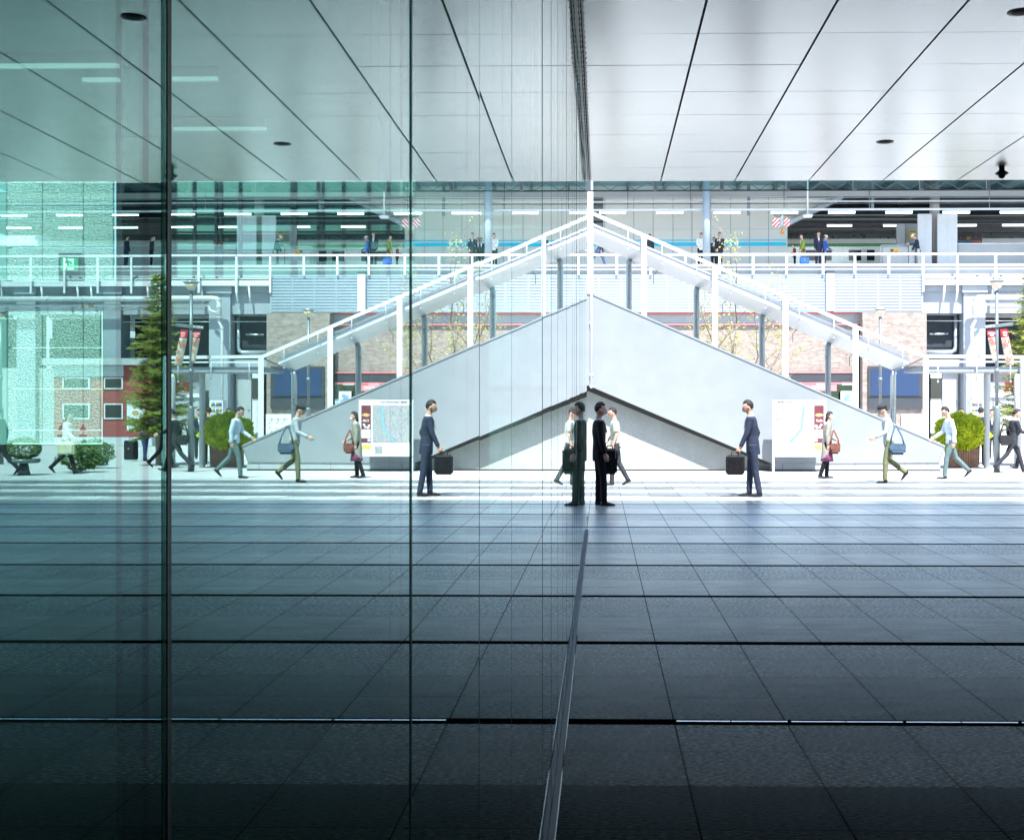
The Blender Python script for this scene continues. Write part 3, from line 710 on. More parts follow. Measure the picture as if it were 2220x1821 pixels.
banner([(2139.5, 716), (2156.5, 714), (2160, 784), (2152, 786)], 'narrow red-topped cream banner on the inner side of the lamp post', 'ARCH', 'ASSI', [('오', .17, .72, .40), ('이', .12, .3, .36), ('서', .12, .6, .64)])
banner([(2168, 714), (2184, 711.5), (2198, 792), (2181, 793)], 'red-topped cream banner with red script swinging out over the conifer side', 'CHI', 'ASSI', [('상', .20, .5, .40), ('쇼', .12, .8, .6), ('오', .20, .45, .84)])

# ================================================================ PLANTER WITH ROUND BUSH
def leaves(mb_, c, r, n, size, rnd, shell=.0, fn=None):
    for _ in range(n):
        while True:
            d = Vector((rnd.uniform(-1, 1), rnd.uniform(-1, 1), rnd.uniform(-1, 1)))
            if .05 < d.length <= 1: break
        q = d.normalized()*(shell+(1-shell)*d.length**.5)
        if fn: q *= fn(q)
        p_ = Vector(c)+Vector((q.x*r[0], q.y*r[1], q.z*r[2]))
        a = Vector((rnd.gauss(0, 1), rnd.gauss(0, 1), rnd.gauss(0, 1))).normalized(); b = a.orthogonal().normalized()
        a = (a+q*.6).normalized(); b = a.orthogonal().normalized()
        s = size*rnd.uniform(.6, 1.3)
        mb_.add([p_-a*s*.5, p_+b*s*.28, p_+a*s*.6, p_-b*s*.28], [(0, 1, 2, 3)])
rnd = random.Random(3)
yb = 38.0; bx = X(2084, yb)
t = empty('planter', (bx, yb, 0), 'brown slatted square planter under the round bright green bush', 'planter')
hw = 29*yb/F; pz = Z(972, yb)
B(bx-hw+.03, bx+hw-.03, yb-hw+.03, yb+hw-.03, .03, pz-.02).build('tub', M['dark'], t)
sl = MB(); n = 11
for k in range(n):
    a = -hw+2*hw*k/n+.006; b_ = -hw+2*hw*(k+1)/n-.006
    sl.box(bx+a, bx+b_, yb-hw, yb-hw+.022, .02, pz); sl.box(bx+a, bx+b_, yb+hw-.022, yb+hw, .02, pz)
    sl.box(bx-hw, bx-hw+.022, yb+a, yb+b_, .02, pz); sl.box(bx+hw-.022, bx+hw, yb+a, yb+b_, .02, pz)
sl.build('slats', M['wood'], t)
zc = Z(938, yb); rr_ = 52*yb/F
t = empty('round_bush', (bx, yb, pz), 'round clipped bright yellow-green bush behind the man in the pale blue shirt', 'bush')
MB().loft([(bx, yb, pz-.1), (bx, yb, zc)], [.05, .03], 8).build('stem', M['bark'], t)
lm = MB()
import mathutils.noise as mn
def bumpy(q): return 1+.26*mn.noise(q*2.4)+.12*mn.noise(q*6)
leaves(lm, (bx, yb, zc), (rr_, rr_, rr_*.76), 5200, .125, rnd, .72, bumpy)
leaves(lm, (bx, yb, zc), (rr_*.8, rr_*.8, rr_*.55), 900, .10, rnd, .3, bumpy)
lm.build('foliage', M['leaf_b'], t, fix=False)

# ================================================================ TREES
def young_tree(x, y, h, label, seed):
    rnd = random.Random(seed)
    t = empty('young_tree', (x, y, 0), label, 'tree', 'young trees behind the staircase')
    tk = MB(); lf = MB()
    def limb(p, d, L, r, lev):
        pts = [p]; q = Vector(p); dd = Vector(d)
        for i in range(4):
            dd = (dd+Vector((rnd.gauss(0, .10), rnd.gauss(0, .10), .06))).normalized(); q = q+dd*(L/4); pts.append(q.copy())
        tk.loft(pts, [r*(1-.16*i) for i in range(5)], 6 if lev else 8)
        if lev >= 2:
            for _ in range(18 if lev == 2 else 12):
                pp = pts[rnd.randint(1, 4)]+Vector((rnd.gauss(0, .09), rnd.gauss(0, .09), rnd.gauss(0, .08)))
                a = Vector((rnd.gauss(0, 1), rnd.gauss(0, 1), rnd.gauss(0, 1))).normalized(); b = a.orthogonal().normalized(); s = rnd.uniform(.06, .115)
                lf.add([pp-a*s*.5, pp+b*s*.35, pp+a*s*.5, pp-b*s*.35], [(0, 1, 2, 3)])
        if lev < 3:
            for k in range((6, 4, 3)[lev]):
                b = pts[1+int(k*3.99/(6, 4, 3)[lev])]
                ang = rnd.uniform(0, 6.28); out = Vector((math.cos(ang), math.sin(ang), rnd.uniform(.5, 1.1))).normalized()
                limb(b, out, L*rnd.uniform(.42, .62), r*.5, lev+1)
    limb(Vector((x, y, 0)), Vector((.03, 0, 1)), h*.62, .042, 0)
    for k in range(3):
        a = rnd.uniform(0, 6.28); limb(Vector((x, y, .9+.35*k)), Vector((math.cos(a)*.42, math.sin(a)*.42, 1)).normalized(), h*.60, .030, 1)
    tk.build('trunk', M['bark'], t); lf.build('crown', M['leaf_y'], t, fix=False)
    return t
young_tree(X(1590, 42.5), 42.5, 7.5, 'thin young tree with sparse pale yellow leaves behind the stair canopy', 5)
def conifer(x, y, h, rb, label, seed, grp='conifers beside the plaza'):
    rnd = random.Random(seed)
    t = empty('conifer_tree', (x, y, 0), label, 'tree', grp)
    MB().loft([(x, y, 0), (x+.03, y, h*.5), (x, y, h)], [.085, .055, .01], 8).build('trunk', M['bark'], t)
    br = MB(); lf = MB(); z = h*.16
    while z < h*.985:
        fr = (z/h-.16)/.84; L = rb*(1-fr)**.75*rnd.uniform(.7, 1.12)+.06
        nb_ = 6 if fr < .7 else 5
        a0 = rnd.uniform(0, 6.28)
        for k in range(nb_):
            a = a0+6.283*k/nb_+rnd.uniform(-.3, .3); l = L*rnd.uniform(.75, 1.1); d = Vector((math.cos(a), math.sin(a), 0))
            pit = rnd.uniform(-.32, .30); pts = [Vector((x, y, z))+d*(l*u)+Vector((0, 0, l*(pit*u+.16*u-.34*u*u+.22*u**3))) for u in (0, .33, .66, 1)]
            br.loft(pts, [.014, .010, .007, .003], 4)
            side = Vector((-d.y, d.x, 0)); nt_ = max(5, int(l*17))
            for j in range(nt_):
                u = .15+.85*j/nt_; i0 = min(2, int(u*3)); c0 = pts[i0].lerp(pts[i0+1], u*3-i0)
                for sg in (-1, 1):
                    tl = (.32*l*(1-u)+.09)*rnd.uniform(.7, 1.2)
                    dr = (side*sg+d*.75+Vector((0, 0, rnd.uniform(-.40, .32)))).normalized()
                    for q in range(max(3, int(tl*24))):
                        pp = c0+dr*(tl*q/max(3, int(tl*24)))
                        nd = (dr+Vector((rnd.gauss(0, .5), rnd.gauss(0, .5), rnd.gauss(.15, .4)))).normalized(); w_ = nd.orthogonal().normalized(); s = rnd.uniform(.07, .13)
                        lf.add([pp-w_*.016, pp+w_*.016, pp+nd*s], [(0, 1, 2)])
        z += .095+.07*(1-fr)
    br.build('branches', M['bark'], t); lf.build('crown', M['leaf_c'], t, fix=False)
    return t
conifer(X(2237, 39), 39, Z(584, 39), 1.25, 'tall dark conifer beside the banner lamp at the picture edge', 11)
# clipped hedge box on a pedestal, seen only as a reflection
yy = 32.8; xx = X(2531, yy)
t = empty('pedestal_planter', (xx, yy, 0), 'round pedestal planter with a low hedge mirrored at the far left', 'planter')
MB().loft([(xx, yy, 0), (xx, yy, .1), (xx, yy, .30)], [.16, .14, .1], 16).build('pedestal', M['steel'], t)
MB().loft([(xx, yy, .30), (xx, yy, .36), (xx, yy, .40)], [.36, .40, .38], 20).build('bowl', M['steel'], t)
t = empty('clipped_hedge', (xx, yy, .4), 'small clipped green hedge growing in the pedestal planter', 'hedge')
lm = MB(); leaves(lm, (xx, yy, .66), (.37, .37, .27), 2300, .06, rnd, .5, lambda q: 1.12 if abs(q.z) < .7 else 1.0); lm.build('foliage', M['leaf_h'], t, fix=False)
for k, (px, py0, py1, yy) in enumerate(((2408, 955, 1018, 34.5), (2380, 975, 1012, 37))):
    xx = X(px, yy); t = empty('street_shrub', (xx, yy, 0), ['leafy green shrub mirrored behind the walker with the pale bag', 'low green shrub mirrored beside the brick-red shop'][k], 'shrub')
    lm = MB(); r3 = (.55, .35, .38); leaves(lm, (xx, yy, .42), r3, 2000, .08, rnd, .4, bumpy); lm.build('foliage', M['leaf_h'], t, fix=False)
    MB().loft([(xx, yy, 0), (xx, yy, .4)], [.03, .02], 6).build('stem', M['bark'], t)
# ================================================================ STATION
FY = 64.0
def fx(px, Y=FY): return X(px, Y)
def fz(py, Y=FY): return Z(py, Y)
XL, XR = -12.0, X(2720, FY)
sta = empty('railway_station', (fx(1750), FY, 0), 'elevated railway station with shops below and a bright open platform above', 'station building')
def q(px0, px1, py0, py1, y0, y1, name, m, parent=None, bevel=0):
    a = px0 if isinstance(px0, float) and abs(px0) < 60 else None
    x0 = px0 if a is not None else X(px0, FY); 
    return B(x0, X(px1, FY), y0, y1, Z(py1, FY), Z(py0, FY)).build(name, m, parent or sta)
GB = 968.0     # ground line of the facade
# ground floor
q(XL, 1861, 705, 806, FY, FY+.3, 'brick_wall', M['brick'])
B(XL, fx(1861), FY+.02, FY+.3, fz(806), fz(810)).build('lintel', M['dark'], sta)
B(fx(1862), fx(1999), FY-.9, FY-.1, 0, fz(681)).build('brick_pillar', M['brick'], sta)
q(XL, 1861, 683, 702.5, FY-.06, FY+.2, 'siding_band', M['siding'])
sd = MB()
for k in range(5): sd.box(XL, fx(1861), FY-.07, FY-.061, fz(686+3.6*k), fz(685.4+3.6*k))
sd.build('siding_lines', M['steel'], sta)
for a, b in ((677.5, 682.2), (702.8, 705.0), (806.5, 809.5), (829.5, 833)):
    q(XL, 1861, a, b, FY-.14, FY-.08, 'trim_strip', M['pink'])
q(XL, 1861, 809.8, 829, FY-.10, FY+.1, 'fascia_panel', M['fascia'])
q(XL, 1861, 833.5, GB+1, FY+1.5, FY+1.6, 'shop_interior', M['dark'])
sg = MB()
for k in range(9): sg.box(XL+k*2.6, XL+k*2.6+.07, FY+.05, FY+.12, 0, fz(834))
sg.build('shop_mullions', M['dark'], sta)
B(XL, fx(1861), FY+.07, FY+.09, .05, fz(834)).build('shop_glass', M['clear'], sta)
q(1858, 1861.6, 705, GB, FY-.3, FY-.1, 'edge_post', M['dark'])
t = empty('shop_sign', (fx(1786), FY-.2, fz(848)), 'pink-red shop sign with white letters above the stair panel', 'sign')
B(fx(1735), fx(1811), FY-.35, FY-.2, fz(848), fz(834.5)).build('board', M['pink'], t)
text('CHOCO', .20, (fx(1775), FY-.36, fz(841)), M['wletter'], t)
t = empty('figure_poster', (fx(1834), FY-.1, fz(875)), 'white poster with a pale blue seated figure beside the shop window', 'poster')
B(fx(1821), fx(1848), FY-.22, FY-.17, fz(878), fz(848.5)).build('poster_sheet', M['white'], t)
pz_ = MB()
for a, b, c, d in ((1830, 861, .09, .11), (1838, 858, .10, .09), (1834, 866, .14, .10), (1840, 869, .16, .06)): pz_.ball((fx(a), FY-.225, fz(b)), (c, .006, d), 12, 8)
pz_.build('printed_figure', mat('print_blue', (.15, .28, .48), .6, var=.5, vs=6), t)
# screens on the brick pillar
t = empty('display_screen', (fx(1931), FY-1.0, fz(886)), 'pair of dark blue video screens in a black frame on the brick pillar', 'video screen')
yy = FY-1.02
B(fx(1873), fx(1989), yy, yy+.1, fz(887), fz(796)).build('frame', M['fascia'], t)
for a, b in ((1879, 1930), (1931.5, 1981)): B(fx(a), fx(b), yy-.02, yy-.003, fz(859), fz(802.5)).build('screen', M['screen'], t)
B(fx(1875), fx(1987), yy-.03, yy-.002, fz(862), fz(860.5)).build('ledge', M['dark'], t)
t = empty('notice_panel', (fx(1976), FY-1.0, fz(940)), 'white panel of small dark figures low on the brick pillar', 'notice board')
B(fx(1944), fx(1999), yy, yy+.08, fz(948), fz(898)).build('panel', M['white'], t)
fg = MB()
for a in (1959, 1972.5, 1986.5):
    fg.prism([(fx(a)-.06, fz(910)), (fx(a), fz(904)), (fx(a)+.06, fz(910)), (fx(a), fz(916))], yy-.01, yy-.003)
for a, b in ((1964, 917.5), (1975, 917), (1991, 917), (1976, 928), (1990, 927), (1987, 935), (1962, 927)): fg.ball((fx(a), yy-.004, fz(b)), (.045, .006, .045), 8, 6)
for r_ in range(3):
    for c_ in range(6): fg.box(fx(1952+c_*7.5), fx(1952+c_*7.5+4), yy-.008, yy-.003, fz(908+r_*.9), fz(907.6+r_*.9))
fg.build('printed_figures', M['siding'], t)
# white flight case / rack post next to the dark passage
t = empty('grid_rack', (fx(2018), FY-1.2, 0), 'tall narrow black wire grid rack with a white edge beside the dark passage', 'rack')
gr_ = MB()
for k in range(16): gr_.box(fx(2011.5), fx(2018), FY-1.25, FY-1.22, fz(881+5.6*k+.7), fz(881+5.6*k))
gr_.box(fx(2011.5), fx(2012.3), FY-1.25, FY-1.2, 0, fz(880)); gr_.box(fx(2014.6), fx(2015.2), FY-1.25, FY-1.2, 0, fz(880))
gr_.build('grid', M['offw'], t); B(fx(2018.5), fx(2022), FY-1.27, FY-1.2, 0, fz(870)).build('edge', M['white'], t)
# viaduct part to the right
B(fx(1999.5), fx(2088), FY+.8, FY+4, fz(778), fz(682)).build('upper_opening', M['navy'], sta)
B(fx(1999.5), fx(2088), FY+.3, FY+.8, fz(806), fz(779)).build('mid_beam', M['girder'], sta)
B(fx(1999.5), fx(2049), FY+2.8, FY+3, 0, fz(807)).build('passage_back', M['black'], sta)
dr = B(fx(2049), fx(2083), FY+.5, FY+.7, 0, fz(806)).build('service_door', M['siding'], sta)
B(fx(2053), fx(2056), FY+.46, FY+.499, fz(890), fz(888)).build('handle', M['chrome'], dr)
pp_ = MB(); pp_.loft([(fx(2002), FY+.6, fz(763)), (fx(2070), FY+.6, fz(763)), (fx(2077), FY+.6, fz(759)), (fx(2079), FY+.6, fz(750)), (fx(2079), FY+.6, fz(684))], [.11, .11, .11, .09, .09], 12)
pp_.loft([(fx(2022), FY+.6, fz(724)), (fx(2062), FY+.6, fz(723))], .05, 8)
pp_.build('recess_pipe', M['steel_l'], sta)
for a, b in ((2088, 2135), (2330, 2371), (2520, 2562)):
    B(fx(a), fx(b), FY-.1, FY+1.2, 0, fz(636)).build('column', M['girder'], sta)
    B(fx(a-4), fx(b+4), FY-.2, FY+1.2, fz(636)+.002, fz(621)).build('column_head', M['girder'], sta)
for a, b in ((2135, 2330), (2371, 2520), (2562, 2700)):
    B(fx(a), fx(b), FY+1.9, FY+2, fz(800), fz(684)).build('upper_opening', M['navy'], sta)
    B(fx(a), fx(b), FY+.2, FY+.3, 0, fz(796)).build('shop_wall', M['siding'], sta)
cabl = MB(); cabl.loft([(fx(1999), FY+.1, fz(696.6)), (fx(2330), FY+.1, fz(696.6))], .018, 5); cabl.build('cable', M['steel_l'], sta)
q(1999.5, 2719, 622, 680, FY+.1, FY+.75, 'girder', M['girder'])
q(1999.5, 2719, 620.3, 633, FY+.0, FY+.099, 'girder_flange', M['girder'])
q(1997, 2719, 608, 620, FY-.35, FY+.6, 'edge_beam', M['white'])
q(1997, 2719, 603.6, 605.6, FY-.36, FY-.32, 'pipe_rail', M['white'])
q(XL, 2719, 578.3, 602, FY-.06, FY+.25, 'parapet', M['conc_l'])
q(XL, 2719, 576.2, 578.1, FY-.12, FY+.3, 'parapet_cap', M['white'])
q(XL, 2719, 602.4, 603.4, FY-.1, FY+.1, 'parapet_shadow_joint', M['dark'])
bk = MB()
for px in (2042, 2070, 2147, 2240, 2265, 2390, 2420, 2500, 2590): bk.loft([(fx(px+3), FY-.3, fz(620)), (fx(px+1), FY-.3, fz(640)), (fx(px-1), FY-.28, fz(656))], .05, 6)
bk.build('hanging_stays', M['white'], sta)
for px in (2118, 2169, 2300, 2420): B(fx(px)-.06, fx(px)+.06, FY-.075, FY-.061, fz(602), fz(599)).build('weep_hole', M['black'], sta)
# louvre screens
def louvre(x0, x1, label):
    t = empty('louvre_screen', ((x0+x1)/2, FY-.4, fz(677)), label, 'louvre screen', 'louvre screens on the viaduct')
    z0, z1 = fz(677), fz(598.5); pitch = 6.38*FY/F
    m_ = MB(); z = z0+.03
    while z < z1-.05:
        m_.add([(x0+.03, FY-.42, z), (x1-.03, FY-.42, z), (x1-.03, FY-.42, z+pitch*.80), (x0+.03, FY-.42, z+pitch*.80), (x0+.03, FY-.36, z+pitch*.02), (x1-.03, FY-.36, z+pitch*.02), (x1-.03, FY-.36, z+pitch*.90), (x0+.03, FY-.36, z+pitch*.90)],
               [(0,1,2,3),(7,6,5,4),(0,4,5,1),(2,6,7,3),(0,3,7,4),(1,5,6,2)])
        z += pitch
    m_.build('blades', M['louver'], t)
    f_ = MB(); f_.box(x0, x1, FY-.44, FY-.33, z1-.04, z1+.02); f_.box(x0, x1, FY-.44, FY-.33, z0-.03, z0+.01)
    n_ = max(1, round((x1-x0)/1.08))
    for k in range(n_+1):
        xx = x0+(x1-x0)*k/n_; f_.box(xx-.035, xx+.035, FY-.432, FY-.34, z0, z1)
    f_.build('frame', M['louver'], t)
    B(x0, x1, FY-.31, FY-.28, z0, z1).build('backing', M['steel'], t)
    return t
louvre(XL, fx(1786.5), 'long pale blue louvre screen between the trees and the white drain box')
louvre(fx(1804.5), fx(1995), 'shorter pale blue louvre screen above the brick pillar')
t = empty('drain_box', (fx(1795.5), FY-.5, fz(676)), 'white vertical drain box between the two louvre screens', 'drain box')
B(fx(1787.5), fx(1803.8), FY-.62, FY-.3, fz(676), fz(596)).build('casing', M['white'], t); B(fx(1786.8), fx(1804.3), FY-.64, FY-.3, fz(595.7), fz(591.5)).build('box_lid', M['fascia'], t)
# railing
t = empty('platform_railing', (fx(1750), FY-.5, fz(602)), 'long white railing along the front of the station platform', 'railing')
MB().bar((XL, FY-.5, fz(555)), (XR, FY-.5, fz(555)), .10, .06).build('handrail', M['white'], t)
pxs = [1262, 1337, 1410, 1484.6, 1558, 1630, 1702, 1780.5, 1849, 1922, 1995.5, 2069.5, 2152, 2226, 2300, 2374, 2448, 2522, 2596, 2670]
for px in pxs:
    B(fx(px)-.05, fx(px)+.05, FY-.53, FY-.46, fz(598 if px < 1990 else 636), fz(556)).build('railing_post', M['white'], t)
# big pipes
def pipes():
    t = empty('drain_pipes', (fx(2110), FY-.8, 0), 'group of white drain pipes turning down beside the pale concrete column', 'pipes')
    y = FY-.75
    a = MB(); a.loft([(fx(2640), y, fz(649)), (fx(2120), y, fz(649)), (fx(2110), y, fz(650)), (fx(2105), y, fz(655)), (fx(2104), y, fz(666)), (fx(2104), y, fz(694))], [.13]*4+[.12, .12], 14)
    a.build('wide_pipe', M['pipe'], t)
    b = MB(); b.loft([(fx(2640), y+.1, fz(663)), (fx(2132), y+.1, fz(663)), (fx(2127), y+.1, fz(666)), (fx(2126), y+.1, fz(674)), (fx(2119), y+.05, fz(677)), (fx(2107), y, fz(681))], .07, 10); b.build('branch_pipe', M['pipe'], t)
    c = MB(); c.loft([(fx(2640), y+.2, fz(670.5)), (fx(2140), y+.2, fz(670.5))], .03, 8); c.build('conduit', M['pipe'], t)
    d = MB(); d.loft([(fx(2104), y, fz(694)), (fx(2104), y, fz(700)), (fx(2098), y, fz(711)), (fx(2098), y, 0)], .075, 12); d.build('downpipe', M['pipe'], t)
    e = MB()
    for px, py in ((2104, 652), (2104, 668), (2104, 690), (2098, 713), (2098, 770), (2098, 860)): e.loft([(fx(px), y, fz(py+1)), (fx(px), y, fz(py-1))], .15 if py < 700 else .10, 12)
    for px in (2150, 2230, 2310, 2400, 2480): e.loft([(fx(px), y, fz(649)), (fx(px)+.08, y, fz(649))], .15, 12)
    e.build('pipe_joints', M['pipe'], t)
    r_ = MB(); r_.loft([(fx(2380), y+.1, fz(663)), (fx(2392), y+.1, fz(663))], .085, 10); r_.loft([(fx(2402), y+.1, fz(663)), (fx(2406), y+.1, fz(663))], .08, 10)
    r_.build('rusty_joint', mat('rusty_paint', (.40, .22, .10), .8, var=.4, vs=9), t)
pipes()
# shop front right of the column
sy_ = FY-.3
t = empty('corner_shop', (fx(2180), sy_, 0), 'small shop with a dark awning band and red signs right of the pale column', 'shop')
B(fx(2143), fx(2228), sy_-.5, sy_, fz(829), fz(806)).build('awning_band', mat('plum_awning', (.075, .065, .075), .6, var=.08), t)
B(fx(2141), fx(2236), sy_-.2, sy_-.001, fz(862), fz(829.5)).build('sign_backing', M['white'], t)
B(fx(2141), fx(2236), sy_-.1, sy_-.001, 0, fz(862.5)).build('shutter_wall', M['siding'], t)
B(fx(2147), fx(2149), sy_-.15, sy_-.101, 0, fz(862.5)).build('door_jamb', M['steel'], t)
rs = B(fx(2172.5), fx(2226), sy_-.26, sy_-.201, fz(851), fz(830)).build('red_sign', M['red'], t)
text('まい', .26, (fx(2196), sy_-.27, fz(836)), M['wletter'], rs)
text('●  ラーメン', .13, (fx(2194), sy_-.27, fz(843)), M['wletter'], rs)
text('営業時間 11:00', .12, (fx(2196), sy_-.27, fz(848.3)), M['wletter'], rs)
# vending machine
yy = 61.0
t = empty('vending_machine', (X(2119, yy), yy, 0), 'white drinks vending machine beside the round bush', 'vending machine')
B(X(2105, yy), X(2134, yy), yy, yy+.7, .05, Z(868, yy)).build('cabinet', M['white'], t)
for r_, (a, b) in enumerate(((871, 881), (884.5, 893), (897, 905))):
    B(X(2107, yy), X(2132, yy), yy-.008, yy-.002, Z(b, yy), Z(a, yy)).build('display_window', [mat('cool_shelf', (.35, .45, .6), .2, var=0), mat('mid_shelf', (.4, .5, .45), .2, var=0), mat('warm_shelf', (.55, .5, .45), .2, var=0)][r_], t)
    cols = [(.02, .12, .5), (.5, .05, .04), (.05, .35, .1), (.7, .7, .7), (.6, .4, .05)]
    for k in range(8):
        nm = 'can_paint_%d' % (k % 5)
        mm_ = bpy.data.materials.get(nm) or mat(nm, cols[k % 5], .3, var=0)
        xx = X(2108.6+k*3.0, yy); MB().loft([(xx, yy-.035, Z(b-.5, yy)), (xx, yy-.035, Z(a+2, yy))], .024, 8).build('can', bpy.data.materials['can_paint_%d' % ((k*(r_+2)+r_) % 5)] if bpy.data.materials.get('can_paint_%d' % ((k*(r_+2)+r_) % 5)) else mm_, t)
B(X(2108, yy), X(2131, yy), yy-.008, yy-.002, Z(950, yy), Z(940, yy)).build('pickup_flap', M['dark'], t)
# red shop, mostly seen mirrored
ry_ = 62.5
t = empty('red_shop', (X(2317, ry_), ry_, 0), 'brick-red shop with white-framed windows and a food poster mirrored at the left', 'shop')
def rb(a, b, c, d, y0, y1, name, m, par=None): return B(X(a, ry_), X(b, ry_), y0, y1, Z(d, ry_), Z(c, ry_)).build(name, m, par or t)
rb(2262, 2480, 791, 947, ry_, ry_+1, 'wall', M['redwall']); rb(2262, 2480, 947.3, 967, ry_-.02, ry_+1, 'plinth', M['offw'])
rb(2256, 2500, 776, 790.5, ry_-.4, ry_+1, 'roof_edge', M['siding']); rb(2325, 2480, 791.5, 815, ry_-.03, ry_-.001, 'sign_band', M['offw'])
for a, b, c, d in ((2326, 2368, 817, 843), (2326, 2368, 874, 908), (2400, 2460, 817, 843), (2400, 2460, 874, 908)):
    f_ = rb(a, b, c, d, ry_-.05, ry_-.002, 'window', M['white']); rb(a+3, b-3, c+3, d-3, ry_-.06, ry_-.051, 'pane', M['dglass'], None).parent = t
ps = rb(2274, 2317, 868, 932, ry_-.05, ry_-.002, 'poster', M['white'])
pf = MB()
for a, b, c in ((2306, 915, .2), (2286, 915, .22), (2298, 895, .16)): pf.ball((X(a, ry_), ry_-.055, Z(b, ry_)), (c, .006, c*.8), 12, 8)
pf.build('food_print', bpy.data.materials['food_picture'], ps)
pf = MB()
for a, b, c in ((2312, 912, .13), (2300, 920, .10), (2284, 926, .16)): pf.ball((X(a, ry_), ry_-.06, Z(b, ry_)), (c, .006, c*.5), 12, 8)
pf.build('salad_print', M['leaf_h'], ps)

# ---- platform level
PZ = Z(577.5, 65.2)
def pq(px0, px1, py0, py1, Y, d, name, m, par): return B(X(px0, Y), X(px1, Y), Y, Y+d, Z(py1, Y), Z(py0, Y)).build(name, m, par)
pl = empty('station_platform', (fx(1750), 66, PZ), 'station platform hall with a beige wall, cyan stripes and a dark steel roof', 'platform')
B(XL, XR, FY+.31, 71.2, PZ-.8, PZ).build('platform_floor', M['conc_l'], pl)
B(XL, XR, FY+.76, 100, PZ-1.6, PZ-1.2).build('track_bed', M['dark'], pl)
WY = 69.5
B(XL, X(1707, WY), WY, WY+.2, PZ, 13.4).build('beige_wall', M['beige'], pl)
for a, b in ((520, 522.6), (526, 533.8)): B(XL, X(1705, WY), WY-.012, WY-.002, Z(b, WY), Z(a, WY)).build('cyan_stripe', M['cyan'], pl)
wj = MB()
for px in (1250, 1311, 1374, 1416, 1459, 1500, 1541, 1584, 1625, 1666): wj.box(X(px, WY)-.015, X(px, WY)+.015, WY-.016, WY-.0125, PZ, 13.2)
for py in (497, ): wj.box(XL, X(1707, WY), WY-.016, WY-.0125, Z(py+.4, WY), Z(py, WY))
wj.build('board_joints', M['siding'], pl)
ws = MB(); 
for k in range(6): ws.box(X(1284, WY), X(1307, WY), WY-.06, WY-.02, Z(433+k*12.5, WY), Z(429+k*12.5, WY))
ws.build('wall_vent', M['dark'], pl)
B(X(1284, WY), X(1308, WY), WY-.018, WY-.013, Z(495, WY), Z(427, WY)).build('vent_opening', M['steel'], pl)
# roof over everything
B(XL, XR, FY-.8, 100, 13.4, 13.6).build('roof', M['roofd'], pl)
bm_ = MB()
for k in range(22):
    xx = XL+k*1.9; bm_.box(xx, xx+.12, FY-.6, 76, 13.05, 13.39)
bm_.build('roof_beams', M['steel'], pl)
# layered trusses, ducts and conduits (z from pixel at their depth)
def hb(px0, px1, py, th, Y, name, m, par=pl): return MB().bar((X(px0, Y), Y, Z(py, Y)), (X(px1, Y), Y, Z(py, Y)), th*Y/F, .08).build(name, m, par)
XLp = 1060
hb(XLp, 2700, 421, 13, 66.2, 'duct', M['siding']); hb(XLp, 2700, 414.5, 2.2, 65.6, 'gutter', M['fascia']); hb(XLp, 2700, 430, 1.4, 66, 'conduit', M['steel'])
hb(XLp, 2700, 438, 3.0, 65, 'conduit', M['siding']); hb(XLp, 2700, 442.3, 1.6, 65, 'conduit', M['fascia']); hb(XLp, 2700, 455.5, 4.0, 65, 'conduit', M['offw'])
hb(1700, 2020, 468, 2, 69, 'conduit', M['steel']); hb(1700, 2030, 477, 4, 72, 'roof_tie', M['steel']); hb(1705, 2030, 498, 3, 74, 'roof_tie', M['steel'])
hb(1710, 2700, 485, 5, 80, 'roof_tie', M['steel']); hb(2070, 2700, 480, 3, 76, 'roof_tie', M['steel']); hb(2070, 2700, 470, 2, 72, 'roof_tie', M['siding'])
tz = MB(); Y_ = 66
for k in range(30):
    xa_ = X(1080+k*54, Y_); tz.bar((xa_, Y_, Z(396, Y_)), (xa_+.62, Y_, Z(412, Y_)), .03); tz.bar((xa_+.62, Y_, Z(412, Y_)), (xa_+1.24, Y_, Z(396, Y_)), .03)
tz.build('roof_truss', M['steel'], pl)
dr_ = MB()
for px in (1361, 1497, 1700, 1885, 2145, 2400): dr_.loft([(X(px, 66), 66, 13), (X(px, 66), 66, Z(456, 66))], .022, 6)
dr_.build('hanger_rods', M['steel'], pl)
pd = MB(); pd.box(X(1620, 66.5), X(1626.5, 66.5), 66.5, 66.6, Z(467, 66.5), 13); pd.box(X(1889, 66.5), X(1895, 66.5), 66.5, 66.6, Z(458, 66.5), 13); pd.build('cable_tray', M['steel'], pl)
# sloping soffit of the platform stairs
MB().add([(X(1707, 69), 69, Z(482, 69)), (X(1822, 69), 69, Z(425, 69)), (X(1829, 69), 69, Z(431, 69)), (X(1712, 69), 69, Z(489, 69)),
          (X(1707, 71), 71, Z(484, 71)), (X(1822, 71), 71, Z(427, 71)), (X(1829, 71), 71, Z(433, 71)), (X(1712, 71), 71, Z(491, 71))],
         [(0,1,2,3),(7,6,5,4),(0,4,5,1),(2,6,7,3),(0,3,7,4),(1,5,6,2)]).build('stair_soffit', M['steel_l'], pl)
MB().prism([(X(1707, 69.4), Z(430, 69.4)), (X(1815, 69.4), Z(430, 69.4)), (X(1707, 69.4), Z(484, 69.4))], 69.4, 69.6).build('stair_side', M['beige'], pl)
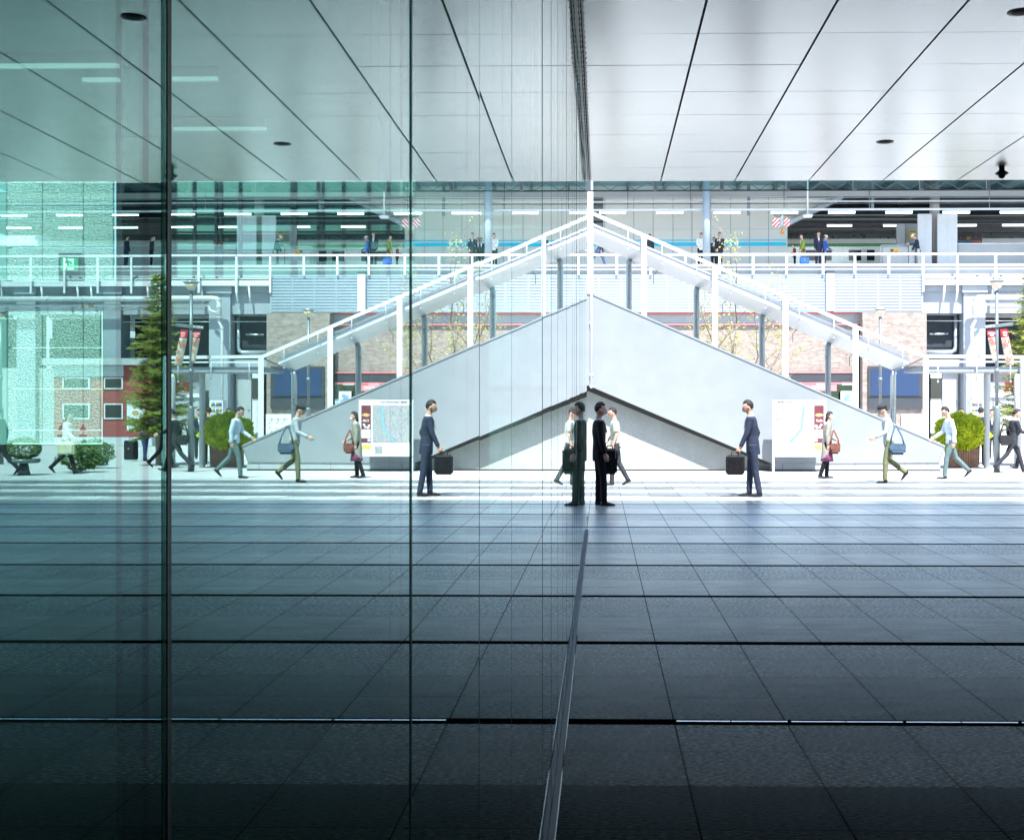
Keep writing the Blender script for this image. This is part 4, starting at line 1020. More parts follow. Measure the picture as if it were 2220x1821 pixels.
# far roof over the tracks: dark deck lit below its far edge
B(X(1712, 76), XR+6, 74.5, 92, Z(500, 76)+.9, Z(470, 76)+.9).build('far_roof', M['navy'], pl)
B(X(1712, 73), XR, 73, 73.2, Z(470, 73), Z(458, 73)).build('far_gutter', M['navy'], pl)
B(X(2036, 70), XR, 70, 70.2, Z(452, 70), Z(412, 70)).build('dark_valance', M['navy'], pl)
fr_ = MB()
for k in range(9): fr_.box(X(1750+k*110, 90), X(1750+k*110, 90)+.25, 90, 90.3, PZ-1.2, 14)
fr_.build('far_columns', M['steel'], pl)
# round roof columns
for px, Y, r_, m_, lb in ((1531.8, 64.75, 8.3, M['louver'], 'pale blue round column rising behind the white railing'), (2026, 67.2, 10.5, mat('taupe_concrete', (.36, .33, .31), .7, var=.08), 'taupe round concrete column between the two white boards')):
    t = empty('round_column', (X(px, Y), Y, PZ-1.2 if px < 1600 else PZ), lb, 'column')
    rr = r_*Y/F; MB().loft([(X(px, Y), Y, PZ-.0), (X(px, Y), Y, 13.4)], rr, 24).build('shaft', m_, t)
    MB().loft([(X(px, Y), Y, PZ), (X(px, Y), Y, PZ+.08)], rr*1.25, 24).build('base_ring', M['steel'], t)
# white boards and low wall
def slabthing(a, b, c, d, Y, lb, nm='white_board', m=None):
    t = empty(nm, (X((a+b)/2, Y), Y, PZ), lb, nm.replace('_', ' '))
    pq(a, b, c, d, Y, .15, 'panel', m or M['offw'], t); pq(a+1, b-1, c-.6, c-.1, Y-.02, .18, 'top_trim', M['siding'], t); pq((a+b)/2-.2, (a+b)/2+.2, c+.2, d, Y-.004, .003, 'joint', M['siding'], t)
slabthing(1990, 2020, 466, 576, 66.4, 'narrow tall white board left of the taupe column'); slabthing(2032.5, 2075.5, 466, 576, 66.4, 'wide tall white board right of the taupe column')
slabthing(1944, 1962, 488, 576, 68, 'tall grey screen behind the fenced enclosure', 'grey_screen', M['siding']); slabthing(1963, 1989, 487, 576, 68.3, 'wider grey screen with a yellow notice on it', 'grey_screen', M['siding'])
t = empty('yellow_notice', (X(1980, 68.2), 68.2, Z(519, 68.2)), 'ochre notice high on the grey screen behind the hatted man', 'sign'); pq(1971, 1987, 501, 520, 68.25, .04, 'plate', M['yellow'], t); pq(1973, 1985, 503, 504.5, 68.24, .008, 'lines', M['ink'], t)
t = empty('low_partition', (X(2250, 66.6), 66.6, PZ), 'long low white partition along the right part of the platform', 'partition')
pq(2077, 2700, 531, 576, 66.6, .12, 'panels', M['conc_l'], t); pq(2076.5, 2700, 529, 530.8, 66.55, .2, 'top_rail', M['white'], t)
jn = MB()
for k in range(16): jn.box(X(2085+k*41, 66.6), X(2085+k*41, 66.6)+.012, 66.594, 66.599, PZ, Z(537.5, 66.6))
jn.box(X(2077, 66.6), X(2700, 66.6), 66.594, 66.599, Z(537.6, 66.6), Z(537, 66.6)); jn.build('panel_joints', M['siding'], t)
t = empty('shop_billboard', (X(2103, 73), 73, Z(530, 73)), 'dark billboard with Japanese letters and a coloured picture strip', 'billboard')
pq(2076, 2129, 509, 529.6, 73, .1, 'board', M['dark'], t); pq(2077, 2104, 522, 528.5, 72.99, .008, 'blue_picture', mat('print_sky', (.04, .16, .32), .5, var=.6, vs=3), t); pq(2105, 2128, 522, 528.5, 72.99, .008, 'red_picture', mat('print_maroon', (.30, .10, .08), .5, var=.6, vs=3), t)
pq(2095.5, 2104.5, 514.5, 520.3, 72.99, .008, 'gold_plate', M['yellow'], t)
text('コミック', .155, (X(2086, 73), 72.98, Z(517.8, 73)), M['cream'], t); text('フィギュア', .15, (X(2115.5, 73), 72.98, Z(517.8, 73)), M['cream'], t); text('買取', .12, (X(2100, 73), 72.975, Z(517.4, 73)), M['maroon'], t)
# fenced enclosure with yellow notice
t = empty('lift_enclosure', (X(1940, 66.2), 66.2, PZ), 'grey fenced enclosure with a yellow pictogram notice on the platform', 'enclosure')
pq(1914, 1969, 536, 575.5, 66.2, .04, 'mesh_panel', M['siding'], t); pq(1971, 1983, 534, 575.5, 66.2, .3, 'cabinet', M['offw'], t)
fm = MB(); fm.loft([(X(1909.5, 66.1), 66.1, PZ), (X(1909.5, 66.1), 66.1, Z(535, 66.1)), (X(1911, 66.1), 66.1, Z(533.3, 66.1)), (X(1969, 66.1), 66.1, Z(533.3, 66.1))], .02, 8); fm.build('tube_frame', M['offw'], t)
nt_ = pq(1929.5, 1948.5, 540.5, 552, 66.18, .015, 'notice', M['yellow'], t); pq(1930.5, 1936.5, 541.5, 547.5, 66.17, .008, 'pictogram', M['ink'], t)
text('ホーム', .10, (X(1942.5, 66.1), 66.165, Z(543, 66.1)), M['red'], t); text('注意', .10, (X(1942.5, 66.1), 66.165, Z(547.5, 66.1)), M['red'], t)
# lights: front row and rear row
def tube(px, py, Y, w_, lb, gp):
    t = empty('tube_light', (X(px, Y), Y, Z(py, Y)), lb, 'tube light', gp)
    h_ = w_/2; z_ = Z(py, Y)
    B(X(px-h_, Y), X(px+h_, Y), Y-.05, Y+.05, z_-.028, z_+.035).build('tube', M['tube'], t)
    B(X(px-h_-1, Y), X(px+h_+1, Y), Y-.06, Y+.06, z_+.051, z_+.10).build('fitting', M['offw'], t)
    return t
ORD = ['first', 'second', 'third', 'fourth', 'fifth', 'sixth', 'seventh', 'eighth', 'ninth', 'tenth', 'eleventh']
t0 = tube(1328, 461.5, 66.4, 57, 'first white tube light from the left in the front row under the platform roof', 'front row of platform tube lights')
for k in range(1, 11): clone(t0, (X(1328+124.2*k, 66.4), 66.4, Z(461.5, 66.4)-.006*k), ORD[k]+' white tube light from the left in the front row under the platform roof')
t1 = tube(1820, 491, 70.5, 53, 'first white tube light from the left in the rear row over the tracks', 'rear row of platform tube lights')
for k, px in enumerate((1942, 2090, 2200, 2322, 2445, 2560)): clone(t1, (X(px, 70.5), 70.5, Z(491, 70.5)), ORD[k+1]+' white tube light from the left in the rear row over the tracks')
# pendant lamp
Y = 64.9
t = empty('pendant_lamp', (X(1751, Y), Y, Z(470, Y)), 'white pendant lamp hanging on a white rod above the platform', 'pendant lamp')
MB().loft([(X(1751, Y), Y, 13.3), (X(1751, Y), Y, Z(464, Y))], .04, 10).build('rod', M['white'], t)
MB().loft([(X(1751, Y), Y, Z(463, Y)), (X(1751, Y), Y, Z(466, Y)), (X(1751, Y), Y, Z(467.5, Y)), (X(1751, Y), Y, Z(473, Y))], [.07, .10, .27, .20], 20).build('shade', M['white'], t)
# striped warning boards with yellow pull handle
Y = 66.8
t = empty('warning_board', (X(1694, Y), Y, Z(493, Y)), 'red and white striped warning board with a grey strap across it', 'sign')
pq(1675, 1690.5, 474, 492.5, Y, .03, 'board', M['stripes'], t); pq(1699, 1712, 474, 492.5, Y, .03, 'board', M['stripes'], t); pq(1692, 1697.5, 468, 493, Y-.05, .04, 'strap', M['steel_l'], t)
MB().loft([(X(1683, Y), Y, Z(467, Y)), (X(1683, Y), Y, Z(455, Y))], .03, 6).build('bracket', M['steel'], t)
MB().ball((X(1686, Y), Y-.05, Z(468, Y)), (.22, .08, .08), 12, 8).build('winch', M['steel'], t)
t = empty('pull_handle', (X(1695.5, Y), Y-.1, Z(508, Y)), 'orange pull handle hanging below the striped warning board', 'pull handle')
MB().loft([(X(1695.5, Y), Y-.1, Z(508, Y)), (X(1695.5, Y), Y-.1, Z(504, Y)), (X(1695.5, Y), Y-.1, Z(497, Y))], [.08, .10, .04], 10).build('grip', M['orange'], t)
MB().loft([(X(1695.5, Y), Y-.1, Z(497, Y)), (X(1695.5, Y), Y-.1, Z(493, Y))], .012, 6).build('cord', M['dark'], t)
# train behind
TY = 73.6; tx0, tx1 = X(1640, TY), X(2700, TY)
t = empty('commuter_train', ((tx0+tx1)/2, TY+1.4, PZ-1.1), 'silver commuter train with a green stripe standing beyond the platform', 'train')
zt_ = Z(516, TY)
prof = [(TY, PZ-1.0), (TY, Z(519, TY)), (TY+.25, zt_+.25), (TY+1.4, zt_+.45), (TY+2.6, zt_+.25), (TY+2.8, Z(519, TY)), (TY+2.8, PZ-1.0)]
vs = [(tx0, a, b) for a, b in prof]+[(tx1, a, b) for a, b in prof]; n = len(prof)
MB().add(vs, [tuple(range(n)), tuple(range(2*n-1, n-1, -1))]+[(i, i+n, (i+1) % n+n, (i+1) % n) for i in range(n)]).build('body', M['train_s'], t)
B(tx0, tx1, TY-.012, TY-.002, Z(528.5, TY), Z(519, TY)).build('white_band', M['train_w'], t); B(tx0, tx1, TY-.014, TY-.002, Z(535.8, TY), Z(528.9, TY)).build('green_stripe', M['green_p'], t)
for px in (1780, 1873, 1966, 2060, 2150, 2250, 2350, 2450):
    w_ = B(X(px-33, TY), X(px+23, TY), TY-.02, TY-.003, Z(566, TY), Z(543, TY)).build('window', M['dglass'], t)
    B(X(px-6, TY), X(px+6, TY), TY-.03, TY-.021, PZ-.9, Z(541, TY)).build('door', M['train_w'], t)
# rear building beyond the tracks
rbd = empty('far_office_block', (30, 130, 0), 'pale office block far behind the station tracks', 'building')
B(-20, 85, 130, 150, 0, 18).build('wall', M['offw'], rbd)
wm = MB()
for i in range(40):
    for j in range(4): wm.box(-18+i*2.5, -16.6+i*2.5, 129.9, 129.99, 3+j*4, 5+j*4)
wm.build('window_pattern', M['dglass'], rbd)
# ================================================================ PEOPLE
def solid(mb_, name, m, parent, voxel=.012, smooth=2):
    """fuse overlapping lofts into one continuous skin (evaluated voxel remesh), then link it"""
    me = mb_.mesh(name); bm = bmesh.new(); bm.from_mesh(me); bmesh.ops.recalc_face_normals(bm, faces=bm.faces); bm.to_mesh(me); bm.free()
    o = bpy.data.objects.new(name, me); COL.objects.link(o)
    r = o.modifiers.new('r', 'REMESH'); r.mode = 'VOXEL'; r.voxel_size = voxel
    s = o.modifiers.new('s', 'SMOOTH'); s.iterations = smooth; s.factor = .5
    dg = bpy.context.evaluated_depsgraph_get(); m2 = bpy.data.meshes.new_from_object(o.evaluated_get(dg))
    bpy.data.objects.remove(o); m2.name = name
    m2.polygons.foreach_set('use_smooth', [True]*len(m2.polygons)); m2.materials.clear(); m2.materials.append(m)
    o = bpy.data.objects.new(name, m2); COL.objects.link(o)
    if parent is not None: o.parent = parent
    return o
def V3(x, y, z): return Vector((x, y, z))
def person(loc, face, H, label, lt=0, lk=5, rt=0, rk=5, la=0, le=15, ra=0, re=15, lean=3, head=0, nod=4, top='black', bottom='black', shirt='white', tie=None,
           kind='jacket', hair='short', hat=None, skin=SKIN, fine=True, hem=.78, group=None, sleeves='long', mask=False, twist=0, seat=None):
    """local frame: +x is forward, +y is the left-hand side; angles in degrees, forward positive"""
    vx = .008 if fine else .013
    k = H/1.74
    def dirv(a): return V3(math.sin(R(a)), 0, -math.cos(R(a)))
    TH, SH = .42*k, .42*k; AH = .075*k
    legs = []
    for s_, th, kn in ((1, lt, lk), (-1, rt, rk)):
        hip = V3(0, s_*.085*k, 0); knee = hip+dirv(th)*TH; ank = knee+dirv(th-kn)*SH; legs.append([hip, knee, ank, th-kn])
    low = min(l[2].z for l in legs); base = -low+AH
    for l in legs:
        for i in range(3): l[i] = l[i]+V3(0, 0, base)
    pel = V3(0, 0, base); up = V3(math.sin(R(lean)), 0, math.cos(R(lean)))
    chest = pel+up*.36*k; neck = pel+up*.53*k; fwd = V3(up.z, 0, -up.x)
    nd = (up+fwd*math.sin(R(nod+6))).normalized(); hc = neck+nd*.165*k+fwd*.01
    root_loc = Vector(loc)
    # ---------------- body
    b = MB()
    b.loft([pel-up*.06*k, pel+up*.06*k, pel+up*.2*k, chest, chest+up*.11*k, neck-up*.01], [(.125*k, .095*k), (.125*k, .09*k), (.11*k, .08*k), (.145*k, .095*k), (.135*k, .08*k), (.055*k, .055*k)], 14, up=fwd)
    b.loft([neck-up*.05, neck+nd*.05*k, hc-nd*.02], [.06*k, .052*k, .055*k], 12, up=fwd)
    hx = nd.cross(V3(0, 1, 0)); hx = V3(nd.z, 0, -nd.x)
    cs_, sn_ = math.cos(R(head)), math.sin(R(head))
    hf = hx*cs_+V3(0, 1, 0)*sn_; hl = nd.cross(hf)
    def hp(x, y, z): return hc+hf*(x*k)+hl*(y*k)+nd*(z*k)
    # head: skull, jaw, brow, nose, lips, ears
    b.loft([hp(-.005, 0, .118), hp(-.005, 0, .10), hp(-.008, 0, .05), hp(0, 0, .0), hp(.012, 0, -.05), hp(.03, 0, -.095), hp(.038, 0, -.108)],
           [(.02*k, .03*k), (.052*k, .065*k), (.075*k, .096*k), (.074*k, .094*k), (.064*k, .080*k), (.040*k, .050*k), (.018*k, .022*k)], 16, up=hf)
    b.loft([hp(.085, 0, .015), hp(.100, 0, -.012), hp(.112, 0, -.032), hp(.092, 0, -.042)], [.010*k, .012*k, .016*k, .012*k], 8, up=hl)
    b.loft([hp(.082, -.04, .025), hp(.090, 0, .024), hp(.082, .04, .025)], [.010*k]*3, 6, up=hf)
    b.loft([hp(.080, -.022, -.062), hp(.092, 0, -.063), hp(.080, .022, -.062)], [.006*k, .010*k, .006*k], 6, up=hf)
    for s_ in (1, -1): b.ball(hp(-.005, s_*.078, -.005), (.020*k, .012*k, .032*k), 8, 6)
    hands = []
    for s_, sa, el in ((1, la, le), (-1, ra, re)):
        sh = chest+up*.125*k+V3(0, s_*.165*k, 0)
        ud = (dirv(sa+lean*.3)+V3(0, s_*.10, 0)).normalized(); elb = sh+ud*.285*k
        fd = (dirv(sa+el+lean*.3)+V3(0, -s_*.02, 0)).normalized(); wr = elb+fd*.245*k
        b.loft([sh, elb, wr], [.042*k, .034*k, .024*k], 10)
        inn = V3(0, -s_, 0); fr = fd.cross(inn)*(1 if s_ > 0 else -1)
        if fr.dot(V3(1, 0, 0)+V3(0, 0, .3)) < 0: fr = -fr
        # palm, four fingers of unequal length curling towards the palm side, and a thumb
        b.loft([wr-fd*.01, wr+fd*.03*k, wr+fd*.09*k], [(.024*k, .017*k), (.040*k, .015*k), (.042*k, .012*k)], 10, up=inn)
        curl = 62
        for j, (o_, fl) in enumerate(((.030, .88), (.010, 1.0), (-.010, .94), (-.029, .74))):
            p0 = wr+fd*.088*k+fr*(o_*k); pts = [p0-fd*.012*k]; d_ = fd; ang = 12
            for q_, sl_ in enumerate((.038, .027, .020)):
                d2 = fd*math.cos(R(ang))+inn*math.sin(R(ang)); pts.append(pts[-1]+d2*(sl_*fl*k+(.012*k if q_ == 0 else 0))); ang += curl*(.55+.1*j)
            b.loft(pts, [.0105*k, .0098*k, .009*k, .007*k], 6)
        b.loft([wr+fd*.025*k+fr*.025*k, wr+fd*.055*k+fr*.048*k+inn*.012, wr+fd*.085*k+fr*.050*k+inn*.03], [.013*k, .011*k, .008*k], 6)
        hands.append((wr+fd*.10*k+inn*.02, fd)); 
        if s_ == 1: armL = (sh, elb, wr)
        else: armR = (sh, elb, wr)
    for hip, knee, ank, sa in legs:
        b.loft([hip+V3(0, 0, .03), hip-V3(0, 0, .03), knee, ank], [.07*k, .07*k, .046*k, .032*k], 10)
        fd2 = V3(math.cos(R(max(-35, min(25, sa*.5+ (0 if ank.z < AH*1.3 else sa*.5))))), 0, math.sin(R(max(-35, min(25, sa*.9 if ank.z > AH*1.3 else 0)))))
        b.loft([ank, ank-V3(0, 0, .03)], [.03*k, .03*k], 8)
    body = solid(b, 'person', skin, None, vx)
    tag(body, label, 'person', group)
    # ---------------- face and hair
    e = MB()
    for s_ in (1, -1): e.ball(hp(.088, s_*.032, .003), (.007*k, .011*k, .006*k), 8, 6)
    e.build('eyes', HAIR, body)
    if mask:
        mk = MB(); mk.loft([hp(.062, 0, -.015), hp(.075, 0, -.04), hp(.07, 0, -.085)], [(.060*k, .050*k), (.058*k, .050*k), (.036*k, .03*k)], 12, up=hf); mk.build('face_mask', C['white'], body)
    hr = MB()
    if hair in ('short', 'long', 'bob'):
        def hshape(d):   # push the shell inside the head over the face
            fz = d.x
            if fz > .12 and d.z < .50: return .78
            if d.z < -.18: return .98 if (fz < -.45 and d.z > -.62) else .66
            return (1.0+.035*math.sin(d.y*19+d.x*11)*math.cos(d.z*13))
        tmp = MB(); tmp.ball((0, 0, 0), (.100, .086, .113), 24, 16, hshape)
        vs = [hp(-.008+v[0], v[1], .022+v[2]) for v in tmp.v]; hr.add(vs, tmp.f, True)
        if hair in ('long', 'bob'):
            L = -.16 if hair == 'bob' else -.26
            hr.loft([hp(-.04, 0, .06), hp(-.055, 0, -.05), hp(-.06, 0, L)], [(.078*k, .05*k), (.085*k, .045*k), (.06*k, .025*k)], 14, up=hf)
        hr.build('hair', HAIR, body)
    if hat == 'cap':
        hh = MB(); hh.loft([hp(-.01, 0, .045), hp(-.01, 0, .09), hp(-.01, 0, .13), hp(-.01, 0, .145)], [(.092*k, .112*k), (.090*k, .108*k), (.065*k, .08*k), (.02*k, .03*k)], 18, up=hf)
        hh.loft([hp(.06, 0, .055), hp(.17, 0, .042)], [(.075*k, .008*k), (.055*k, .006*k)], 12, up=nd); hh.build('cap', C['dgrey'], body)
    if hat in ('white', 'pale'):
        hh = MB(); hh.loft([hp(-.005, 0, .05), hp(-.005, 0, .062)], [(.135*k, .155*k), (.132*k, .15*k)], 20, up=hf)
        hh.loft([hp(-.005, 0, .06), hp(-.005, 0, .13), hp(-.005, 0, .15)], [(.09*k, .108*k), (.078*k, .09*k), (.06*k, .07*k)], 18, up=hf); hh.build('hat', C['white'], body)
    # ---------------- trousers / skirt
    tb_ = MB()
    if bottom != 'none':
        tb_.loft([pel+up*.10*k, pel+up*.02*k, pel-up*.10*k], [(.138*k, .105*k), (.148*k, .115*k), (.13*k, .10*k)], 16, up=fwd)
        for hip, knee, ank, sa in legs:
            cuff = ank+(ank-knee).normalized()*.015
            tb_.loft([hip+V3(0, 0, .02), hip-V3(0, 0, .09*k)+dirv(0)*0+(knee-hip)*.02, hip.lerp(knee, .55), knee, knee.lerp(ank, .5), cuff], [(.088*k, .095*k), (.086*k, .095*k), (.075*k, .08*k), (.062*k, .064*k), (.058*k, .062*k), (.052*k, .055*k)], 12)
        solid(tb_, 'trousers', C[bottom], body, .012, 2)
    # ---------------- shoes
    for hip, knee, ank, sa in legs:
        sh_ = MB()
        lifted = ank.z > AH*1.25
        pt = R(-max(0, min(50, -sa*.9)) if lifted and sa < 0 else (18 if sa > 12 else 0))
        f3 = V3(math.cos(pt), 0, math.sin(pt)); u3 = V3(-math.sin(pt), 0, math.cos(pt))
        def sp3(x, z): return ank+f3*(x*k)+u3*((z-.075)*k)
        sh_.loft([sp3(-.055, .045), sp3(-.04, .045), sp3(.03, .042), sp3(.10, .030), sp3(.165, .022), sp3(.19, .018)], [(.025*k, .03*k), (.034*k, .045*k), (.038*k, .042*k), (.046*k, .030*k), (.038*k, .021*k), (.018*k, .012*k)], 12, up=u3)
        sh_.loft([ank+V3(0, 0, .03*k), sp3(0, .045)], [.036*k, .040*k], 10)
        solid(sh_, 'shoe', LEATHER, body, .010, 1)
    # ---------------- top
    tp = MB(); g_ = 1.0
    z0 = {'jacket': -.16, 'coat': -.42, 'shirt': -.06, 'dress': -.3}[kind]*k
    w0 = {'jacket': .158, 'coat': .185, 'shirt': .148, 'dress': .17}[kind]*k
    tp.loft([pel+up*z0, pel+up*(z0*.5), pel+up*.05*k, pel+up*.18*k, chest-up*.02, chest+up*.09*k, chest+up*.145*k, neck-up*.005],
            [(w0, .125*k), (w0*.98, .125*k), (.150*k, .118*k), (.136*k, .105*k), (.165*k, .118*k), (.172*k, .105*k), (.135*k, .085*k), (.064*k, .062*k)], 18, up=fwd)
    for (s3, e3, w3) in (armL, armR):
        endp = w3 if sleeves == 'long' else s3.lerp(e3, .75)
        if sleeves == 'long': tp.loft([s3+V3(0, 0, .012), s3.lerp(e3, .4), e3, e3.lerp(w3, .5), endp], [.064*k, .060*k, .052*k, .046*k, .040*k], 12)
        else: tp.loft([s3+V3(0, 0, .012), s3.lerp(e3, .4), endp], [.066*k, .066*k, .064*k], 12)
    solid(tp, {'jacket': 'jacket', 'coat': 'coat', 'shirt': 'shirt', 'dress': 'dress'}[kind], C[top], body, .012, 3)
    if kind in ('jacket', 'coat') and shirt:
        vm = MB(); c1 = chest+up*.15*k
        def fp(y, z, d): 
            return chest+up*z*k+fwd*(d*k)+V3(0, y*k, 0)
        vm.add([fp(-.042, .165, .078), fp(.042, .165, .078), fp(.036, .09, .112), fp(0, -.10, .124), fp(-.036, .09, .112), fp(0, .05, .128)], [(0, 5, 1), (1, 5, 2), (2, 5, 3), (3, 5, 4), (4, 5, 0)])
        vm.loft([neck-up*.03*k, neck+nd*.022*k], [.063*k, .060*k], 12, up=fwd, cap=False)
        vm.build('shirt_front', C[shirt], body, fix=False)
        if tie:
            tm = MB(); tm.add([fp(-.010, .155, .092), fp(.010, .155, .092), fp(.020, -.03, .136), fp(0, -.08, .136), fp(-.020, -.03, .136)], [(0, 1, 2, 3, 4)]); tm.add([fp(-.014, .165, .088), fp(.014, .165, .088), fp(.009, .14, .100), fp(-.009, .14, .100)], [(0, 1, 2, 3)]); tm.build('tie', C[tie], body, fix=False)
    body.location = root_loc; body.rotation_euler = (0, 0, face)
    return body, [( (Matrix.Rotation(face, 4, 'Z') @ h_[0])+root_loc, h_[1]) for h_ in hands], k
def hipz(p): return p
def briefcase(pt, w_, h_, d_, label, face=0, m=LEATHER, name='briefcase', cat='briefcase', drop=.06, strap=0):
    t = empty(name, (pt.x, pt.y, pt.z-drop-h_), label, cat, rz=face)
    o = MB(); o.box(-w_/2, w_/2, -d_/2, d_/2, 0, h_)
    me = o.mesh('bag'); bm = bmesh.new(); bm.from_mesh(me); bmesh.ops.bevel(bm, geom=bm.edges[:], offset=min(.05 if strap else .03, d_*.45), segments=3, affect='EDGES'); bmesh.ops.recalc_face_normals(bm, faces=bm.faces); bm.to_mesh(me); bm.free()
    me.materials.append(m); b_ = bpy.data.objects.new('bag_body', me); COL.objects.link(b_); b_.parent = t
    def sub(mb_, nm, mm): 
        me_ = mb_.mesh(nm); me_.materials.append(mm); q_ = bpy.data.objects.new(nm, me_); COL.objects.link(q_); q_.parent = t
    if strap:
        h2 = MB(); h2.loft([(-w_*.42, 0, h_-.03), (-w_*.30, .02, h_+strap*.5), (-w_*.12, .06, h_+strap), (w_*.02, .10, h_+strap), (w_*.30, .03, h_+strap*.4), (w_*.42, 0, h_-.03)], [(.018, .004)]*6, 6); sub(h2, 'strap', m)
        f2 = MB(); f2.box(-w_*.47, w_*.47, -d_/2-.006, -d_/2+.002, h_*.42, h_*.95); sub(f2, 'flap', m)
        return t
    h2 = MB(); h2.loft([(-w_*.2, 0, h_-.01), (-w_*.17, 0, h_+drop*.8), (0, 0, h_+drop), (w_*.17, 0, h_+drop*.8), (w_*.2, 0, h_-.01)], .010, 8); sub(h2, 'handle', m)
    f2 = MB(); f2.box(-w_*.42, w_*.42, -d_/2-.008, -d_/2+.002, h_*.12, h_*.62); sub(f2, 'front_pocket', m)
    c2 = MB(); c2.box(-.02, .02, -d_/2-.014, -d_/2-.008, h_*.56, h_*.62); sub(c2, 'clasp', M['chrome'])
    return t
PI = math.pi
def G_(px, py): return gpt(px, py)
# --- in the shade and on the sunny paving
p, hnd, k = person(G_(1300, 1097), 0.12, 1.70, 'person in a black suit standing in profile at the edge of the shade', lt=0, lk=2, rt=7, rk=5, la=12, le=6, ra=4, re=12, lean=-2, top='black', bottom='black', shirt='white', tie='navy')
briefcase(V3(gpt(1322, 1097).x, gpt(1322, 1097).y-.02, .99), .24, .42, .14, 'black upright briefcase held by the man at the shade edge', 0, drop=.05)
p, hnd, k = person(G_(1335, 1052), PI, 1.66, 'person in a sage green shirt half hidden behind the man in black', lt=10, lk=8, rt=-9, rk=20, la=-8, le=25, ra=10, re=25, top='sage', bottom='dgrey', kind='shirt', sleeves='short')
p, hnd, k = person(G_(1632, 1077), PI-.12, 1.77, 'person in a navy suit with a pale collar walking left with a briefcase', lt=-6, lk=4, rt=6, rk=3, la=14, le=10, ra=-26, re=44, lean=4, top='navy', bottom='navy', shirt='white', tie='dgrey')
briefcase(hnd[0][0]+V3(-.06, -.02, .0), .34, .36, .12, 'black briefcase swinging beside the man in the navy suit', 0, drop=.06)
p, hnd, k = person(G_(1792, 1037), 0, 1.57, 'person in a long taupe coat and white mask walking past the map board', lt=4, lk=6, rt=-6, rk=12, la=8, le=50, ra=-10, re=15, lean=3, top='taupe', bottom='black', kind='coat', shirt='white', hair='bob', mask=True)
sk_ = MB(); q0 = G_(1792, 1037); sk_.loft([(q0.x+.01, q0.y, .30*1.0+.10), (q0.x+.01, q0.y, .62)], [(.20, .15), (.16, .12)], 16, up=(1, 0, 0)); s_o = sk_.build('skirt', C['purple'], None)
s_o.parent = p; s_o.matrix_parent_inverse = Matrix.Translation(-p.location)
briefcase(V3(q0.x+.16, q0.y-.20, .98), .24, .24, .10, 'brown leather handbag on the arm of the person in the taupe coat', .1, C['brown'], 'handbag', 'handbag', .16, .30)
p, hnd, k = person(G_(1927, 1046.5), PI, 1.74, 'person in a grey cap, grey shirt and khaki trousers striding left', lt=12, lk=10, rt=-6, rk=46, la=10, le=52, ra=-24, re=20, lean=6, nod=12, top='grey', bottom='khaki', kind='shirt', hat='cap')
q0 = G_(1927, 1046.5); briefcase(V3(q0.x+.14, q0.y-.20, 1.0), .36, .24, .12, 'blue-grey shoulder bag on the hip of the capped walker', 0, cloth('blue_grey_canvas', (.06, .10, .15)), 'shoulder_bag', 'bag', .14, .38)
p, hnd, k = person(G_(2062, 1038), PI, 1.72, 'person in a loose pale blue shirt striding left in front of the round bush', lt=18, lk=12, rt=-18, rk=28, la=-18, le=20, ra=18, re=35, lean=6, nod=14, top='lblue', bottom='teal', kind='shirt')
p, hnd, k = person(G_(2196, 1024), 0, 1.70, 'person in a dark jacket walking right beside the banner lamp', lt=26, lk=10, rt=-26, rk=18, la=-26, le=35, ra=22, re=50, lean=5, top='dgrey', bottom='dgrey', shirt='white')
q0 = G_(2196, 1024); briefcase(V3(q0.x-.24, q0.y-.18, 1.12), .34, .26, .13, 'black shoulder bag on the back of the man in the dark jacket', 0, LEATHER, 'shoulder_bag', 'bag', .16, .30)
p, hnd, k = person(G_(2126, 1009), 1.2, 1.72, 'person in dark clothes standing behind the round bush on its right side', lt=0, rt=4, la=5, ra=0, top='dgrey', bottom='black', shirt=None)
p, hnd, k = person(G_(2086, 1001), -2.2, 1.70, 'person whose head and white collar show above the round bush', la=10, le=70, ra=4, top='dgrey', bottom='dgrey')
p, hnd, k = person(G_(2151, 996), -1.9, 1.68, 'person in a dark suit half hidden behind the banner lamp', la=16, le=60, top='navy', bottom='dgrey')
# mirrored only
p, hnd, k = person(G_(2270, 1000), PI+.5, 1.70, 'person in a striped lilac shirt bending over luggage, mirrored at the left', lt=12, lk=8, rt=-4, rk=6, la=30, le=40, ra=24, re=50, lean=22, top='stripe', bottom='jeans', kind='shirt', sleeves='short')
q0 = G_(2300, 1000); briefcase(V3(q0.x, q0.y, .78), .40, .62, .26, 'black suitcase standing beside the person in the striped shirt', .3, LEATHER, 'suitcase', 'suitcase', .12)
p, hnd, k = person(G_(2437, 1028), PI, 1.62, 'person in a white top with a pale yellow bag, mirrored against the granite', lt=22, lk=8, rt=-20, rk=26, la=20, le=30, ra=-20, re=20, lean=4, top='white', bottom='dgrey', kind='shirt', hair='bob', fine=True)
q0 = G_(2430, 1028); briefcase(V3(q0.x, q0.y-.2, .95), .42, .34, .16, 'pale yellow cloth bag mirrored against the granite', 0, C['yel'], 'cloth_bag', 'bag', .12)
p, hnd, k = person(G_(2582, 1032), 0, 1.74, 'person in a dark jacket mirrored at the far left of the glass', lt=22, lk=8, rt=-24, rk=20, la=-20, le=25, ra=20, re=25, lean=4, top='dgrey', bottom='dgrey')
p, hnd, k = person(G_(2222, 1016), PI, 1.70, 'person in black walking left behind the canopy post, seen mirrored', lt=22, lk=8, rt=-24, rk=20, la=20, le=25, ra=-20, re=25, lean=5, top='black', bottom='black')
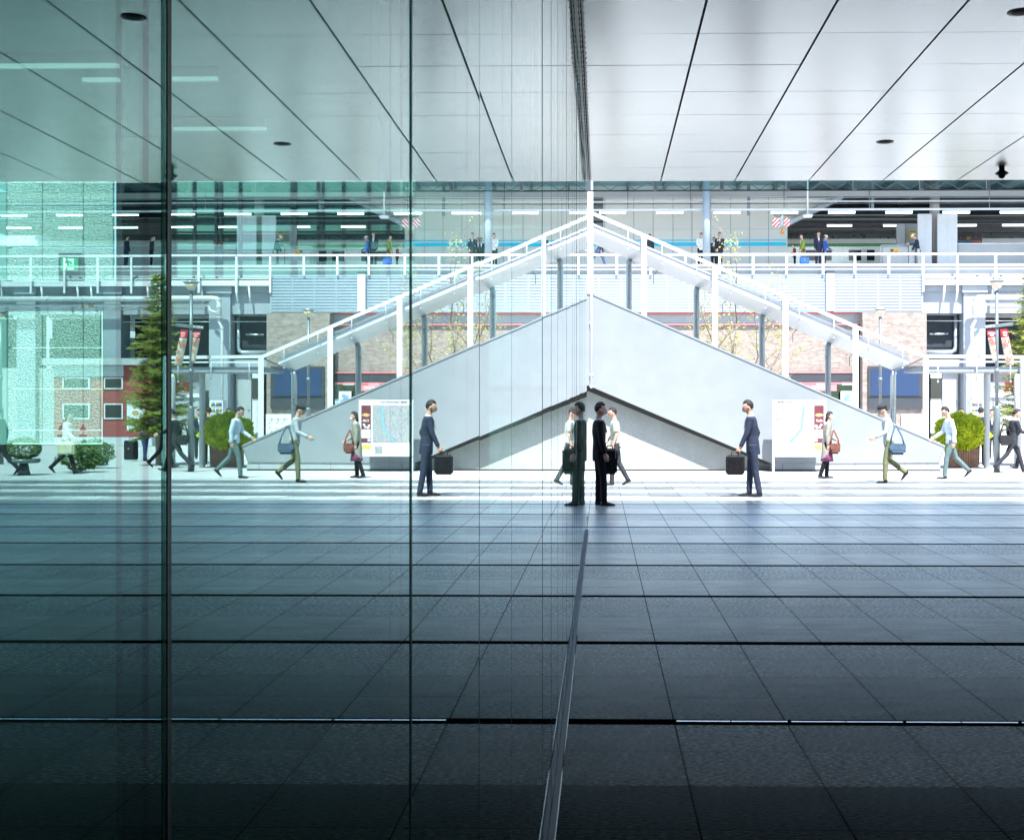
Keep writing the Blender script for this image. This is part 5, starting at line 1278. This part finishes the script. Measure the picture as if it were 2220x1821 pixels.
# --- on the platform
def plat(px, face, H, label, Y=65.9, dz=0, **kw):
    return person(V3(X(px, Y), Y, PZ+dz), face, H, label, fine=False, **kw)
plat(1297, 0, 1.66, 'person in a navy coat hurrying along the platform behind the stair post', lt=32, lk=12, rt=-30, rk=30, lean=26, la=-10, ra=20, top='navy', bottom='jeans', shirt=None, Y=65.2)
plat(1408, -1.4, 1.68, 'person in a dark coat standing behind the second stair post', top='dgrey', bottom='black', shirt=None)
plat(1519, -1.3, 1.68, 'person in a white shirt leaning beside the pale blue column', top='white', bottom='dgrey', kind='shirt', la=14, le=75, ra=10, re=60, Y=65.5)
plat(1548, -1.7, 1.66, 'person in dark clothes standing in the gap right of the pale blue column', top='dgrey', bottom='dgrey', la=10, Y=67.0)
plat(1560, -1.6, 1.76, 'person in a charcoal suit and tie facing out by the cyan stripes', top='dgrey', bottom='dgrey', tie='navy', la=4, ra=4)
plat(1723, PI, 1.20, 'child in a dark red jumper beside the green coat', top='red', bottom='black', kind='shirt', la=20, le=50, Y=66.2)
plat(1741, PI+.3, 1.66, 'person in an olive green coat with a dark scarf on the platform', top='green', bottom='purple', kind='coat', hair='long', la=10, le=20)
briefcase(V3(X(1744, 65.6), 65.6, PZ+.62), .46, .34, .16, 'blue shopping bag hanging beside the olive green coat', 0, cloth('blue_bag_canvas', (.03, .09, .33)), 'shopping_bag', 'bag', .14)
plat(1774, -1.5, 1.78, 'person in a dark suit with a plum tie near the railing', top='navy', bottom='navy', tie='purple', la=-6, le=20, ra=6)
plat(1787, -.5, 1.66, 'person in a bright blue jacket and pale cap beside the dark suit', top='blue', bottom='dgrey', shirt=None, hat='white', la=10, le=50, Y=66.4)
plat(1990, PI, 1.68, 'person in a dark coat and white hat bowing over a phone', top='navy', bottom='lgrey', shirt='white', lean=10, nod=30, la=30, le=60, ra=8, hat='white')
plat(2264, PI-.4, 1.68, 'person in an open dark suit and mask on the platform, mirrored', top='dgrey', bottom='black', mask=True, shirt='lblue', la=0)
plat(2320, PI-.8, 1.70, 'person in a dark suit seen from behind on the platform, mirrored', top='navy', bottom='navy', shirt=None)
